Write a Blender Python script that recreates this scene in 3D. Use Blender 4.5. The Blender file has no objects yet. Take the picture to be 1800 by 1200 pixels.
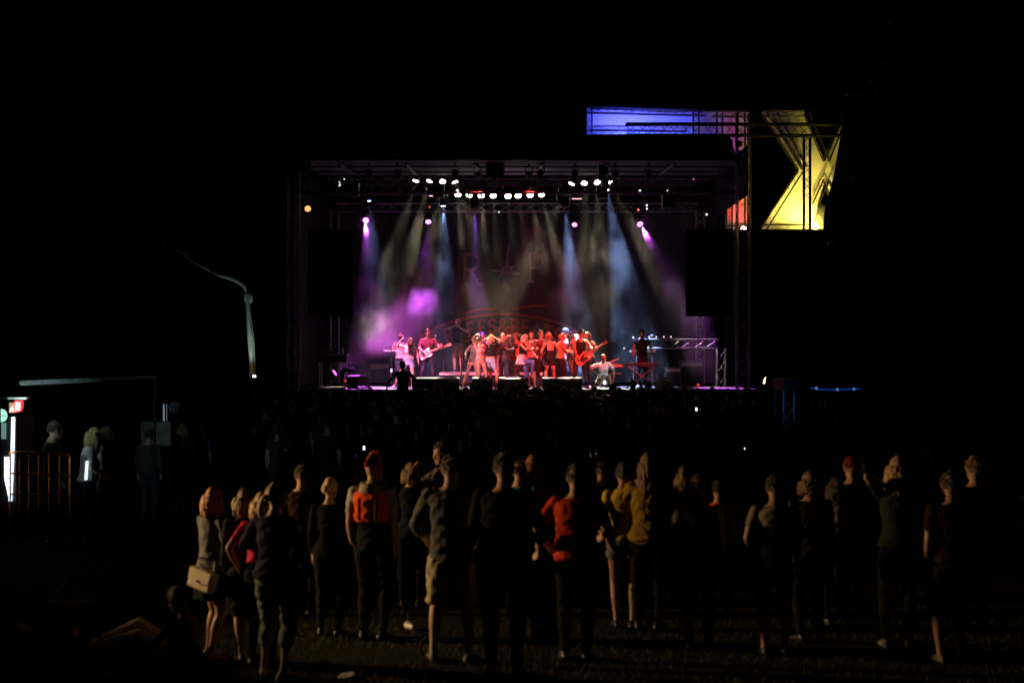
import bpy, bmesh, math, random
import numpy as np
from mathutils import Vector, Matrix, Quaternion, noise
from mathutils.bvhtree import BVHTree

random.seed(7)
PI = math.pi
V = Vector
sc = bpy.context.scene
C = sc.collection

# ------------------------------------------------------------------ camera, night sky, exposure
CAM_H, FPX, HOR = 2.75, 2500.0, 630.0        # eye height, focal length and horizon row (in 1800 px picture units)
cam = bpy.data.cameras.new('camera')
cam.lens = 50.0; cam.sensor_width = 36.0; cam.shift_y = (HOR - 600) / 1800.0
cam.clip_end = 2000
cam.dof.use_dof = True; cam.dof.focus_distance = 45.0; cam.dof.aperture_fstop = 1.7
camo = bpy.data.objects.new('camera', cam); C.objects.link(camo)
camo.location = (0, 0, CAM_H); camo.rotation_euler = (PI / 2, 0, 0)
sc.camera = camo

w = bpy.data.worlds.new('World'); sc.world = w; w.use_nodes = True
nt = w.node_tree; bg = nt.nodes['Background']
sky = nt.nodes.new('ShaderNodeTexSky'); sky.sky_type = 'NISHITA'; sky.sun_disc = False
sky.sun_elevation = math.radians(-6); sky.sun_rotation = math.radians(200)
nt.links.new(sky.outputs[0], bg.inputs[0]); bg.inputs[1].default_value = 0.0015
sc.view_settings.view_transform = 'Standard'; sc.view_settings.look = 'None'
sc.view_settings.exposure = 0.0; sc.view_settings.gamma = 1.0
sc.render.engine = 'CYCLES'
sc.cycles.use_denoising = True
sc.cycles.max_bounces = 6; sc.cycles.diffuse_bounces = 2; sc.cycles.glossy_bounces = 2
sc.cycles.volume_bounces = 0; sc.cycles.transparent_max_bounces = 8
sc.cycles.sample_clamp_indirect = 3.0
sc.cycles.volume_step_rate = 0.9; sc.cycles.volume_max_steps = 128


def W(px, py, Y):
    """the point at depth Y that shows at px, py of the 1800 x 1200 picture"""
    return V(((px - 900) / FPX * Y, Y, CAM_H - (py - HOR) / FPX * Y))


def GY(py):
    """depth at which flat ground shows at row py"""
    return CAM_H * FPX / (py - HOR)


# ------------------------------------------------------------------ materials
MATS = {}


def mat(name, col, rough=0.8, metal=0.0, var=0.25, scale=8.0, bump=0.0, bscale=60.0, sheen=0.0, emit=None, estr=0.0, stretch=None, spec=0.5):
    if name in MATS:
        return MATS[name]
    m = bpy.data.materials.new(name); m.use_nodes = True
    n = m.node_tree.nodes; l = m.node_tree.links
    b = n['Principled BSDF']
    b.inputs['Roughness'].default_value = rough; b.inputs['Metallic'].default_value = metal
    b.inputs['Specular IOR Level'].default_value = spec
    if sheen: b.inputs['Sheen Weight'].default_value = sheen
    c = (col[0], col[1], col[2], 1)
    if var > 0:
        tc = n.new('ShaderNodeTexCoord')
        src = tc.outputs['Object']
        if stretch:
            mp = n.new('ShaderNodeMapping'); mp.inputs['Scale'].default_value = stretch
            l.new(src, mp.inputs[0]); src = mp.outputs[0]
        nz = n.new('ShaderNodeTexNoise'); nz.inputs['Scale'].default_value = scale; nz.inputs['Detail'].default_value = 4
        l.new(src, nz.inputs['Vector'])
        cr = n.new('ShaderNodeValToRGB')
        cr.color_ramp.elements[0].position = 0.3; cr.color_ramp.elements[1].position = 0.7
        cr.color_ramp.elements[0].color = tuple(x * (1 - var) for x in col) + (1,)
        cr.color_ramp.elements[1].color = tuple(min(1, x * (1 + var)) for x in col) + (1,)
        l.new(nz.outputs[0], cr.inputs[0]); l.new(cr.outputs[0], b.inputs['Base Color'])
        if bump > 0:
            n2 = n.new('ShaderNodeTexNoise'); n2.inputs['Scale'].default_value = bscale; n2.inputs['Detail'].default_value = 3
            l.new(src, n2.inputs['Vector'])
            bp = n.new('ShaderNodeBump'); bp.inputs['Strength'].default_value = bump; bp.inputs['Distance'].default_value = 0.02
            l.new(n2.outputs[0], bp.inputs['Height']); l.new(bp.outputs[0], b.inputs['Normal'])
    else:
        b.inputs['Base Color'].default_value = c
    if emit:
        b.inputs['Emission Color'].default_value = (emit[0], emit[1], emit[2], 1)
        b.inputs['Emission Strength'].default_value = estr
    MATS[name] = m
    return m


def cloth(name, col, **k):
    k.setdefault('bump', 0.10); k.setdefault('bscale', 45); k.setdefault('rough', 0.9); k.setdefault('sheen', 0.0); k.setdefault('spec', 0.06)
    return mat('cloth_' + name, col, **k)


SKIN = mat('skin', (0.45, 0.27, 0.19), 0.55, var=0.12, scale=14)
SKIN2 = mat('skin_tanned', (0.34, 0.19, 0.125), 0.55, var=0.12, scale=14)
LIP = mat('lip', (0.35, 0.10, 0.09), 0.5, var=0)
EYE = mat('eye_dark', (0.12, 0.07, 0.05), 0.4, var=0)
ALU = mat('aluminium_tube', (0.55, 0.56, 0.58), 0.38, 0.9, var=0.15, scale=5)
BLACKM = mat('black_metal', (0.018, 0.018, 0.02), 0.5, 0.2, var=0.3, scale=6)
BLACKC = cloth('black_scrim', (0.012, 0.012, 0.013), scale=3)
BLACKP = mat('black_plastic', (0.02, 0.02, 0.022), 0.4, var=0.2)
CHROME = mat('chrome', (0.7, 0.7, 0.72), 0.18, 1.0, var=0)
WHITEP = mat('white_plastic', (0.75, 0.76, 0.77), 0.35, var=0.08)


def emitter(name, col, s):
    return mat(name, (0.1, 0.1, 0.1), 0.4, var=0, emit=col, estr=s)


# ------------------------------------------------------------------ mesh building
class MB:
    def __init__(s):
        s.v = []; s.f = []; s.t = []

    def add(s, vs, fs, tag=None):
        o = len(s.v)
        s.v += [tuple(p) for p in vs]
        s.f += [tuple(i + o for i in f) for f in fs]
        s.t += [tag] * len(fs)

    def box(s, c, d, M=None, tag=None):
        c = V(c); hx, hy, hz = d[0] / 2, d[1] / 2, d[2] / 2
        vs = []
        for x in (-hx, hx):
            for y in (-hy, hy):
                for z in (-hz, hz):
                    p = V((x, y, z))
                    vs.append((M @ p if M else p) + c)
        s.add(vs, [(0, 1, 3, 2), (4, 6, 7, 5), (0, 4, 5, 1), (2, 3, 7, 6), (0, 2, 6, 4), (1, 5, 7, 3)], tag)

    def rings(s, R, tag=None, tags=None):
        """R: list of rings (lists of points, same count), capped at both ends"""
        n = len(R[0]); vs = [p for r in R for p in r]; fs = []; tg = []
        for i in range(len(R) - 1):
            for j in range(n):
                k = (j + 1) % n
                fs.append((i * n + j, i * n + k, (i + 1) * n + k, (i + 1) * n + j))
                tg.append(tags[i] if tags else tag)
        fs.append(tuple(reversed(range(n)))); tg.append(tags[0] if tags else tag)
        fs.append(tuple(range((len(R) - 1) * n, len(R) * n))); tg.append(tags[-1] if tags else tag)
        o = len(s.v)
        s.v += [tuple(p) for p in vs]; s.f += [tuple(i + o for i in f) for f in fs]; s.t += tg

    def tube(s, pts, rad, seg=8, tag=None, tags=None, flat=1.0, up=None):
        pts = [V(p) for p in pts]
        if not hasattr(rad, '__len__'): rad = [rad] * len(pts)
        R = []
        d0 = (pts[1] - pts[0]).normalized()
        u = V(up) if up else (V((0, 0, 1)) if abs(d0.z) < 0.9 else V((0, 1, 0)))
        u = (u - d0 * u.dot(d0)).normalized()
        for i, p in enumerate(pts):
            d = (pts[min(i + 1, len(pts) - 1)] - pts[max(i - 1, 0)]).normalized()
            u = (u - d * u.dot(d))
            u = u.normalized() if u.length > 1e-6 else d.orthogonal().normalized()
            x = d.cross(u)
            R.append([p + x * (rad[i] * math.cos(a)) + u * (rad[i] * flat * math.sin(a)) for a in (2 * PI * j / seg for j in range(seg))])
        s.rings(R, tag, tags)

    def lathe(s, p, d, prof, seg=16, tag=None):
        """rings of radius r at distance t along the fixed axis d"""
        p = V(p); d = V(d).normalized(); u = d.orthogonal().normalized(); x = d.cross(u)
        s.rings([[p + d * t + x * (r * math.cos(a)) + u * (r * math.sin(a)) for a in (2 * PI * j / seg for j in range(seg))] for t, r in prof], tag)

    def cyl(s, a, b, r, seg=10, r2=None, tag=None):
        s.tube([a, b], [r, r if r2 is None else r2], seg, tag)

    def ball(s, c, r, seg=12, n=7, M=None, tag=None):
        c = V(c)
        if not hasattr(r, '__len__'): r = (r, r, r)
        R = []
        for i in range(n + 1):
            th = PI * (0.03 + 0.94 * i / n)
            ring = []
            for j in range(seg):
                a = 2 * PI * j / seg
                p = V((r[0] * math.sin(th) * math.cos(a), r[1] * math.sin(th) * math.sin(a), -r[2] * math.cos(th)))
                ring.append((M @ p if M else p) + c)
            R.append(ring)
        s.rings(R, tag)

    def prism(s, poly, a, b, tag=None):
        """poly: 3-D points in one plane; extruded from offset vector a to offset vector b"""
        a, b = V(a), V(b)
        s.rings([[V(p) + a for p in poly], [V(p) + b for p in poly]], tag)

    def mesh(s, name, m=None, smooth=False):
        me = bpy.data.meshes.new(name)
        me.from_pydata(s.v, [], s.f)
        if m:
            for x in (m if isinstance(m, (list, tuple)) else [m]): me.materials.append(x)
        me.update()
        bm = bmesh.new(); bm.from_mesh(me); bmesh.ops.recalc_face_normals(bm, faces=bm.faces); bm.to_mesh(me); bm.free()
        if smooth:
            me.polygons.foreach_set('use_smooth', [True] * len(me.polygons))
        return me

    def build(s, name, m, parent=None, smooth=False):
        """geometry was given in world coordinates"""
        return link(name, s.mesh(name, m, smooth), parent)


def link(name, me, parent=None, M=None):
    o = bpy.data.objects.new(name, me); C.objects.link(o)
    if M is not None: o.matrix_basis = M
    if parent is not None:
        o.parent = parent
        o.matrix_parent_inverse = parent.matrix_basis.inverted()
    return o


def tag(o, label, cat, group=None, kind=None):
    o['label'] = label; o['category'] = cat
    if group: o['group'] = group
    if kind: o['kind'] = kind
    return o


def struct(o, label=None, kind='structure'):
    o['kind'] = kind
    if label: o['label'] = label
    return o


def thing(name, loc, label, cat, group=None):
    o = bpy.data.objects.new(name, None); C.objects.link(o)
    o.location = loc; o.empty_display_size = 0.1
    o.matrix_basis = Matrix.Translation(V(loc))
    return tag(o, label, cat, group)


def B(): return MB()


def rot_to(d, axis='Z', up='Y'):
    return V(d).to_track_quat(axis, up).to_matrix()


_unit = {}


def unit_tube(m, seg=6):
    k = (m.name, seg)
    if k not in _unit:
        b = MB(); b.cyl((0, 0, 0), (0, 0, 1), 1.0, seg); _unit[k] = b.mesh('tube', m, True)
    return _unit[k]


def tube_obj(name, a, b, r, m, parent, seg=6):
    a, b = V(a), V(b); d = b - a
    M = Matrix.Translation(a) @ rot_to(d).to_4x4() @ Matrix.Diagonal((r, r, d.length, 1))
    return link(name, unit_tube(m, seg), parent, M)


def truss(name, A, Bp, wid, label, group=None, hgt=None, up=(0, 0, 1), m=None, bay=None, single=False, rc=0.024, rb=0.011, faces='all', cat='truss', parent=None):
    """box truss: four chords (parts) and zigzag bracing (parts when single, else one part of kind stuff)"""
    m = m or ALU
    A, Bp = V(A), V(Bp); hgt = hgt or wid; bay = bay or wid
    d = (Bp - A); L = d.length; d.normalize()
    u = V(up); u = (u - d * u.dot(d)).normalized(); s = d.cross(u)
    t = parent or thing(name, A, label, cat, group)
    cor = [s * (i * wid / 2) + u * (j * hgt / 2) for i, j in ((-1, -1), (1, -1), (1, 1), (-1, 1))]
    for c in cor:
        tube_obj('chord', A + c, Bp + c, rc, m, t)
    n = max(1, round(L / bay)); st = L / n
    br = MB()
    for f in range(4):
        c0, c1 = cor[f], cor[(f + 1) % 4]
        for i in range(n):
            a, b = (c0, c1) if (i + f) % 2 else (c1, c0)
            p, q = A + d * (i * st) + a, A + d * ((i + 1) * st) + b
            if single: tube_obj('brace', p, q, rb, m, t, 5)
            else: br.tube([p, q], rb, 5)
    if not single:
        o = br.build('bracing', m, t, True); o['kind'] = 'stuff'
    return t


# ------------------------------------------------------------------ people
def ik(A, Cc, l1, l2, pole):
    A, Cc = V(A), V(Cc)
    d = Cc - A; D = d.length
    mx = (l1 + l2) * 0.995
    if D > mx: d = d * (mx / D); D = mx; Cc = A + d
    if D < 0.08: D = 0.08
    dn = d.normalized()
    x = (l1 * l1 - l2 * l2 + D * D) / (2 * D)
    h = math.sqrt(max(0.0, l1 * l1 - x * x))
    p = V(pole); p = p - dn * p.dot(dn)
    p = p.normalized() if p.length > 1e-5 else dn.orthogonal().normalized()
    return A + dn * x + p * h, Cc


def sst(x):
    x = max(0.0, min(1.0, x)); return x * x * (3 - 2 * x)


def lerp_list(L, t):
    x = t * (len(L) - 1); i = min(int(x), len(L) - 2); f = x - i
    return L[i] * (1 - f) + L[i + 1] * f


HAIRM = {}


def hairmat(col):
    k = tuple(round(x, 3) for x in col)
    if k not in HAIRM:
        HAIRM[k] = mat('hair_%d' % len(HAIRM), col, 0.45, var=0.45, scale=30, stretch=(3, 3, 0.4), bump=0.6, bscale=120)
    return HAIRM[k]


def body_mesh(sp):
    """one continuous, posed and dressed body in local space (faces -Y, stands on z = 0); returns mesh and head frame"""
    g = sp.get
    H = g('h', 1.75); k = H / 1.75; fem = g('f', False); fat = g('fat', 1.0)
    src = MB()
    P0 = V(g('pelvis', (0, 0, 0))) + V((0, 0, 0.95))
    fwd, side, tw = g('lean', (0, 0, 0))
    base = Matrix.Rotation(g('hipyaw', 0), 3, 'Z') @ Matrix.Rotation(g('tilt', 0), 3, 'X')
    NS = 24; spine = []
    p = P0.copy(); z0 = 0.95; dz = 0.60 / NS

    def Rw(z):
        a = sst((z - 0.95) / 0.32)
        return base @ Matrix.Rotation(tw * a, 3, 'Z') @ Matrix.Rotation(side * a, 3, 'Y') @ Matrix.Rotation(fwd * a, 3, 'X')
    for i in range(NS + 1):
        z = 0.95 + dz * i
        spine.append((z, p.copy(), Rw(z)))
        p = p + Rw(z + dz / 2) @ V((0, 0, dz))

    def S(z):
        if z <= 0.95: return P0 + base @ V((0, 0, z - 0.95)), base
        i = min(NS - 1, int((z - 0.95) / dz)); f = (z - spine[i][0]) / dz
        return spine[i][1].lerp(spine[i + 1][1], f), spine[i][2]
    slv = g('sleeve', 0.5); leg = g('leg', 2.0); loose = g('loose', 0.012); tl = g('toploose', 0.012)
    hem, neck, waist = g('hem', 0.93), g('neck', 1.47), g('waist', 1.06)
    # torso
    if fem:
        prof = [(0.84, .075, .075, 0), (0.88, .135, .105, .005), (0.95, .168, .115, .012), (1.02, .150, .100, .005), (1.10, .122, .090, 0), (1.18, .128, .094, 0),
                (1.27, .148, .112, -.012), (1.34, .150, .108, -.008), (1.41, .148, .086, .002), (1.455, .115, .070, .008), (1.49, .055, .055, .008), (1.52, .05, .05, .004)]
        sh, shr, am = 0.165, 0.048, 0.86
    else:
        prof = [(0.84, .075, .075, 0), (0.88, .130, .100, .005), (0.95, .156, .108, .008), (1.02, .150, .102, .003), (1.10, .146, .100, 0), (1.18, .155, .106, 0),
                (1.28, .172, .118, -.004), (1.35, .180, .116, 0), (1.42, .175, .096, .004), (1.46, .130, .076, .008), (1.495, .064, .062, .008), (1.53, .058, .058, .004)]
        sh, shr, am = 0.186, 0.053, .96
    R = []; tg = []
    fine = []
    for i in range(len(prof) - 1):
        a, b = prof[i], prof[i + 1]
        for j in range(3):
            f = j / 3; fine.append(tuple(a[q] * (1 - f) + b[q] * f for q in range(4)))
    fine.append(prof[-1])
    for z, hx, hy, oy in fine:
        e = 0.0
        if z > hem and z < neck - 0.02: e = tl * (1.6 if z < hem + 0.08 else 1.0)
        elif z <= min(hem, waist): e = loose * 0.6
        bel = fat if z < 1.3 else 1 + (fat - 1) * 0.6
        if z > 1.45: bel = 1
        c, Rm = S(z)
        R.append([c + Rm @ V(((hx * bel + e) * math.cos(a), oy + (hy * bel * (1.08 if fat > 1 else 1) + e) * math.sin(a), 0)) for a in (2 * PI * q / 18 for q in range(18))])
        tg.append(('torso', z))
    src.rings(R, tags=tg)
    if fem:
        for s_ in (-1, 1):
            c, Rm = S(1.285)
            src.ball(c + Rm @ V((s_ * 0.072, -0.088, 0)), (0.062, 0.058, 0.06), 10, 6, tag=('torso', 1.285))
    # head
    cN, RN = S(1.50)
    hy_, hp, hr = g('head', (0, 0, 0))
    RH = RN @ Matrix.Rotation(hy_, 3, 'Z') @ Matrix.Rotation(hp, 3, 'X') @ Matrix.Rotation(hr, 3, 'Y')
    neckdir = (RN @ V((0, -0.02, 0.07)))
    HC = cN + neckdir + RH @ V((0, -0.012, 0.072))
    src.tube([cN - RN @ V((0, 0, .03)), cN + neckdir * 0.6, HC + RH @ V((0, 0.015, -0.05))], [.058 * (.86 if fem else 1), .052 * (.86 if fem else 1), .055 * (.88 if fem else 1)], 12, tag=('neck', 0))
    hp_ = [(-.118, .022, .024, -.058), (-.108, .040, .044, -.048), (-.085, .055, .068, -.026), (-.055, .062, .082, -.012), (-.02, .069, .091, -.004), (.015, .073, .097, 0), (.05, .074, .099, .002), (.08, .067, .090, .004), (.102, .048, .066, .005), (.116, .02, .03, .005)]
    hk = 1.0 if not fem else 0.96
    src.rings([[HC + RH @ (V((hx * math.cos(a), oy + hy * math.sin(a), z)) * hk) for a in (2 * PI * q / 16 for q in range(16))] for z, hx, hy, oy in hp_], tag=('head', 0))
    src.tube([HC + RH @ V((0, -.092, .02)), HC + RH @ V((0, -.108, -.018)), HC + RH @ V((0, -.112, -.032)), HC + RH @ V((0, -.09, -.042))], [.008, .012, .015, .009], 8, tag=('head', 0))
    for s_ in (-1, 1):
        src.ball(HC + RH @ V((s_ * .074, .012, -.005)), (.011, .020, .032), 8, 5, M=RH @ Matrix.Rotation(s_ * .35, 3, 'Z'), tag=('head', 0))
    # arms
    info = {}
    hands = g('hands', {})
    for s_, nm in ((1, 'L'), (-1, 'R')):
        c, Rm = S(1.425)
        shp = c + Rm @ V((s_ * sh, 0.004, g('shrug', 0)))
        hspec = hands.get(nm)
        l1, l2 = 0.285, 0.25
        if hspec is None:
            tgt = shp + base @ V((s_ * 0.035, -0.05, -0.52)); pole = base @ V((s_ * .35, .9, 0)); curl = 0.5; pn = None; hd = None
        else:
            tgt = V(hspec['p']); pole = V(hspec.get('pole', (s_ * .5, .6, -.5))); curl = hspec.get('curl', 0.6); hd = hspec.get('dir'); pn = hspec.get('palm')
        el, wr = ik(shp, tgt, l1, l2, pole)
        N = 14; pts = []; rr = []; tags = []
        for i in range(N + 1):
            t = i / N
            r = lerp_list([.050, .052, .046, .040], t) * am
            cl = t < slv
            if cl: r += tl * .6 * (1.3 if (slv - t) < .14 and slv < 1 else 1.0)
            pts.append(shp.lerp(el, t)); rr.append(r); tags.append(('arm', t))
        for i in range(1, N + 1):
            t = i / N
            r = lerp_list([.041, .044, .036, .026], t) * am
            if 1 + t < slv: r += tl * .6 * (1.3 if (slv - 1 - t) < .14 else .9)
            pts.append(el.lerp(wr, t)); rr.append(r); tags.append(('arm', 1 + t))
        src.ball(shp, shr + (tl * .4 if slv > 0.05 else 0), 12, 8, tag=('arm', 0.0 if slv > 0.05 else 0.01))
        src.tube(pts, rr, 12, tags=tags)
        # hand
        fd = (wr - el).normalized()
        D = V(hd).normalized() if hd else fd
        pnv = V(pn) if pn else base @ V((-s_, 0.15, 0))
        pnv = pnv - D * pnv.dot(D)
        pnv = pnv.normalized() if pnv.length > .05 else D.orthogonal().normalized()
        sd = D.cross(pnv)          # across the palm
        th_s = 1 if sd.dot(base @ V((0, -1, 0))) > 0 else -1      # thumb towards the front
        hs = 0.92 if fem else 1.0
        pk = [(0, .026, .020), (.03, .036, .017), (.07, .042, .015), (.095, .040, .012)]
        src.rings([[wr + D * (a_ * hs) + sd * (b_ * hs * math.cos(q)) + pnv * (c_ * hs * math.sin(q)) for q in (2 * PI * i / 10 for i in range(10))] for a_, b_, c_ in pk], tag=('hand', 0))
        for fi, (off, ln) in enumerate(((.031, .072), (.0105, .080), (-.0105, .074), (-.031, .058))):
            p0 = wr + D * (.085 * hs) + sd * (th_s * off * hs)
            a0 = curl * .35; q0 = p0; P_ = [p0]
            for sg in range(3):
                a0 += curl * (.45 if sg else .25)
                q0 = q0 + (D * math.cos(a0) + pnv * math.sin(a0)) * (ln * hs * (.44, .32, .24)[sg]); P_.append(q0)
            src.tube(P_, [.0105, .010, .0092, .008], 7, tag=('hand', 0))
        tb = wr + D * (.025 * hs) + sd * (th_s * .028 * hs)
        t1 = tb + (D * .6 + sd * th_s * .75 + pnv * .25).normalized() * .04 * hs
        t2 = t1 + (D * .9 + sd * th_s * .25 + pnv * (.3 + .3 * curl)).normalized() * .032 * hs
        src.tube([tb, t1, t2], [.015, .012, .009], 7, tag=('hand', 0))
        info['hand' + nm] = wr + D * .085 + pnv * .025; info['wrist' + nm] = wr; info['elbow' + nm] = el; info['sh' + nm] = shp
    # legs
    feet = g('feet', {})
    for s_, nm in ((1, 'L'), (-1, 'R')):
        fs = feet.get(nm, {})
        hip = P0 + base @ V((s_ * .088, 0, -.05))
        ank = V(fs.get('p', (s_ * .10, 0.0, .085)))
        pole = V(fs.get('pole', (s_ * .15, -1, 0)))
        kn, an = ik(hip, ank, .435, .405, pole)
        N = 14; pts = []; rr = []; tags = []
        lf = (0.94 if fem else 1.0) * g('legk', 1.0)
        for i in range(N + 1):
            t = i / N
            r = lerp_list([.090, .084, .072, .060, .054], t) * lf
            if t < leg: r += loose * (1.5 if (leg - t) < .12 and leg < 1 else 1) * (.7 if t < .2 else 1)
            pts.append(hip.lerp(kn, t)); rr.append(r); tags.append(('leg', t))
        dirs = (an - kn).normalized()
        back = -(V(pole) - dirs * V(pole).dot(dirs)).normalized()
        for i in range(1, N + 1):
            t = i / N
            r = lerp_list([.052, .056, .054, .043, .035, .034], t) * lf
            bulge = .012 * math.sin(min(1, t * 1.6) * PI) if t < .62 else 0
            if 1 + t < leg: r += loose * (1.4 if t > .8 else 1)
            pts.append(kn.lerp(an, t) + back * bulge); rr.append(r); tags.append(('leg', 1 + t))
        src.tube(pts, rr, 12, tags=tags)
        fy = fs.get('yaw', s_ * .25); fp = fs.get('pitch', 0.0)
        Rf = base @ Matrix.Rotation(fy, 3, 'Z') @ Matrix.Rotation(fp, 3, 'X') if not fs.get('flat') else Matrix.Rotation(fy, 3, 'Z')
        sk = g('shoek', 1.0)
        fr = [(.075, .018, .022, -.055), (.06, .034, .036, -.045), (.02, .038, .050, -.032), (-.04, .040, .042, -.040), (-.10, .046, .032, -.052), (-.15, .044, .026, -.058), (-.185, .030, .020, -.064), (-.198, .012, .010, -.070)]
        src.rings([[an + Rf @ V((hx * sk * math.cos(q), y, oz + hz * math.sin(q))) for q in (2 * PI * i / 12 for i in range(12))] for y, hx, hz, oz in fr], tag=('foot', 0))
        info['foot' + nm] = an; info['knee' + nm] = kn
    # skirt / dress
    sk = g('skirt')
    if sk:       # (waist z, hem z, hem half width, hem half depth)
        R = []; tg = []
        for i in range(9):
            t = i / 8; z = sk[0] + (sk[1] - sk[0]) * t
            c, Rm = S(max(z, .86))
            if z < .86: c = c + V((0, 0, z - .86))
            a0 = (.150, .112); wv = sst(t * 1.15)
            hx = a0[0] * (1 - wv) + sk[2] * wv; hy = a0[1] * (1 - wv) + sk[3] * wv
            if z < .95: hx = max(hx, .185); hy = max(hy, .135)
            R.append([c + Rm @ V(((hx + .010 * t * math.sin(7 * q)) * math.cos(q), .006 + (hy + .010 * t * math.sin(7 * q)) * math.sin(q), 0)) for q in (2 * PI * j / 28 for j in range(28))])
            tg.append(('skirt', z))
        src.rings(R, tags=tg)
    # union
    tmp = src.mesh('tmp'); to = bpy.data.objects.new('tmp', tmp); C.objects.link(to)
    md = to.modifiers.new('r', 'REMESH'); md.mode = 'VOXEL'; md.voxel_size = g('vox', 0.014) / k; md.use_smooth_shade = True
    ms = to.modifiers.new('s', 'SMOOTH'); ms.factor = .5; ms.iterations = 1
    dg = bpy.context.evaluated_depsgraph_get()
    me = bpy.data.meshes.new_from_object(to.evaluated_get(dg))
    bpy.data.objects.remove(to); bpy.data.meshes.remove(tmp)
    bvh = BVHTree.FromPolygons(src.v, src.f)
    mats = [g('skin', SKIN), g('top'), g('bottom'), g('shoes'), g('sleevemat') or g('top'), g('skirtmat') or g('bottom'), LIP, EYE]
    mats = [m or mats[0] for m in mats]
    me.materials.clear()
    for m in mats: me.materials.append(m)
    nf = len(me.polygons)
    cen = np.empty(nf * 3); me.polygons.foreach_get('center', cen); cen = cen.reshape(-1, 3)
    idx = np.zeros(nf, dtype=np.int32)
    RHt = RH.transposed()
    tank = g('tank', False)
    for i in range(nf):
        c = V(cen[i])
        j = bvh.find_nearest(c)[2]
        rg, t = src.t[j]
        m = 0
        if rg == 'torso':
            if t >= neck: m = 0
            elif t >= hem: m = 1
            elif t >= waist: m = 0
            else: m = 2
            if m == 1 and tank:
                cc, Rm = S(t); lx = (Rm.transposed() @ (c - cc)); 
                if t > 1.39 and abs(abs(lx.x) - .085) > .028: m = 0
                if g('openback') and t > 1.2 and lx.y > .02 and abs(lx.x) < .11: m = 0
        elif rg == 'arm':
            if t < slv: m = 4
        elif rg == 'leg':
            if t < leg: m = 2
        elif rg == 'foot': m = 3
        elif rg == 'skirt': m = 5
        elif rg == 'head':
            q = RHt @ (c - HC)
            if q.y < -.06:
                if abs(q.z + .068) < .008 and abs(q.x) < .024: m = 6
                elif abs(q.z - .008) < .0095 and .016 < abs(q.x) < .045: m = 7
                elif abs(q.z - .032) < .006 and .014 < abs(q.x) < .050: m = 7
        idx[i] = m
    me.polygons.foreach_set('material_index', idx)
    # folds in the cloth, then real size
    nv = len(me.vertices)
    co = np.empty(nv * 3); me.vertices.foreach_get('co', co); co = co.reshape(-1, 3)
    no = np.empty(nv * 3); me.vertices.foreach_get('normal', no); no = no.reshape(-1, 3)
    isc = np.zeros(nv)
    lt = np.empty(nf, dtype=np.int32); me.polygons.foreach_get('loop_total', lt)
    lv = np.empty(len(me.loops), dtype=np.int32); me.loops.foreach_get('vertex_index', lv)
    fm = np.repeat(idx, lt)
    np.maximum.at(isc, lv, np.isin(fm, (1, 2, 4, 5)).astype(float))
    amp = g('folds', 0.007) * .55; sd_ = g('seed', 0) * 3.7
    x, y, z = co[:, 0], co[:, 1], co[:, 2]
    n = (np.sin(x * 31 + 5 * np.sin(z * 13 + sd_) + sd_) * np.sin(z * 23 + 6 * np.sin(y * 17 + x * 9 + sd_)) + .6 * np.sin(z * 47 + x * 29 + 3 * np.sin(y * 31 + sd_)))
    co = co + no * (n * amp * isc)[:, None]
    co *= k
    me.vertices.foreach_set('co', co.ravel())
    me.polygons.foreach_set('use_smooth', [True] * nf)
    me.update()
    for q in info: info[q] = info[q] * k
    return me, HC * k, RH, k, info


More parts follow.
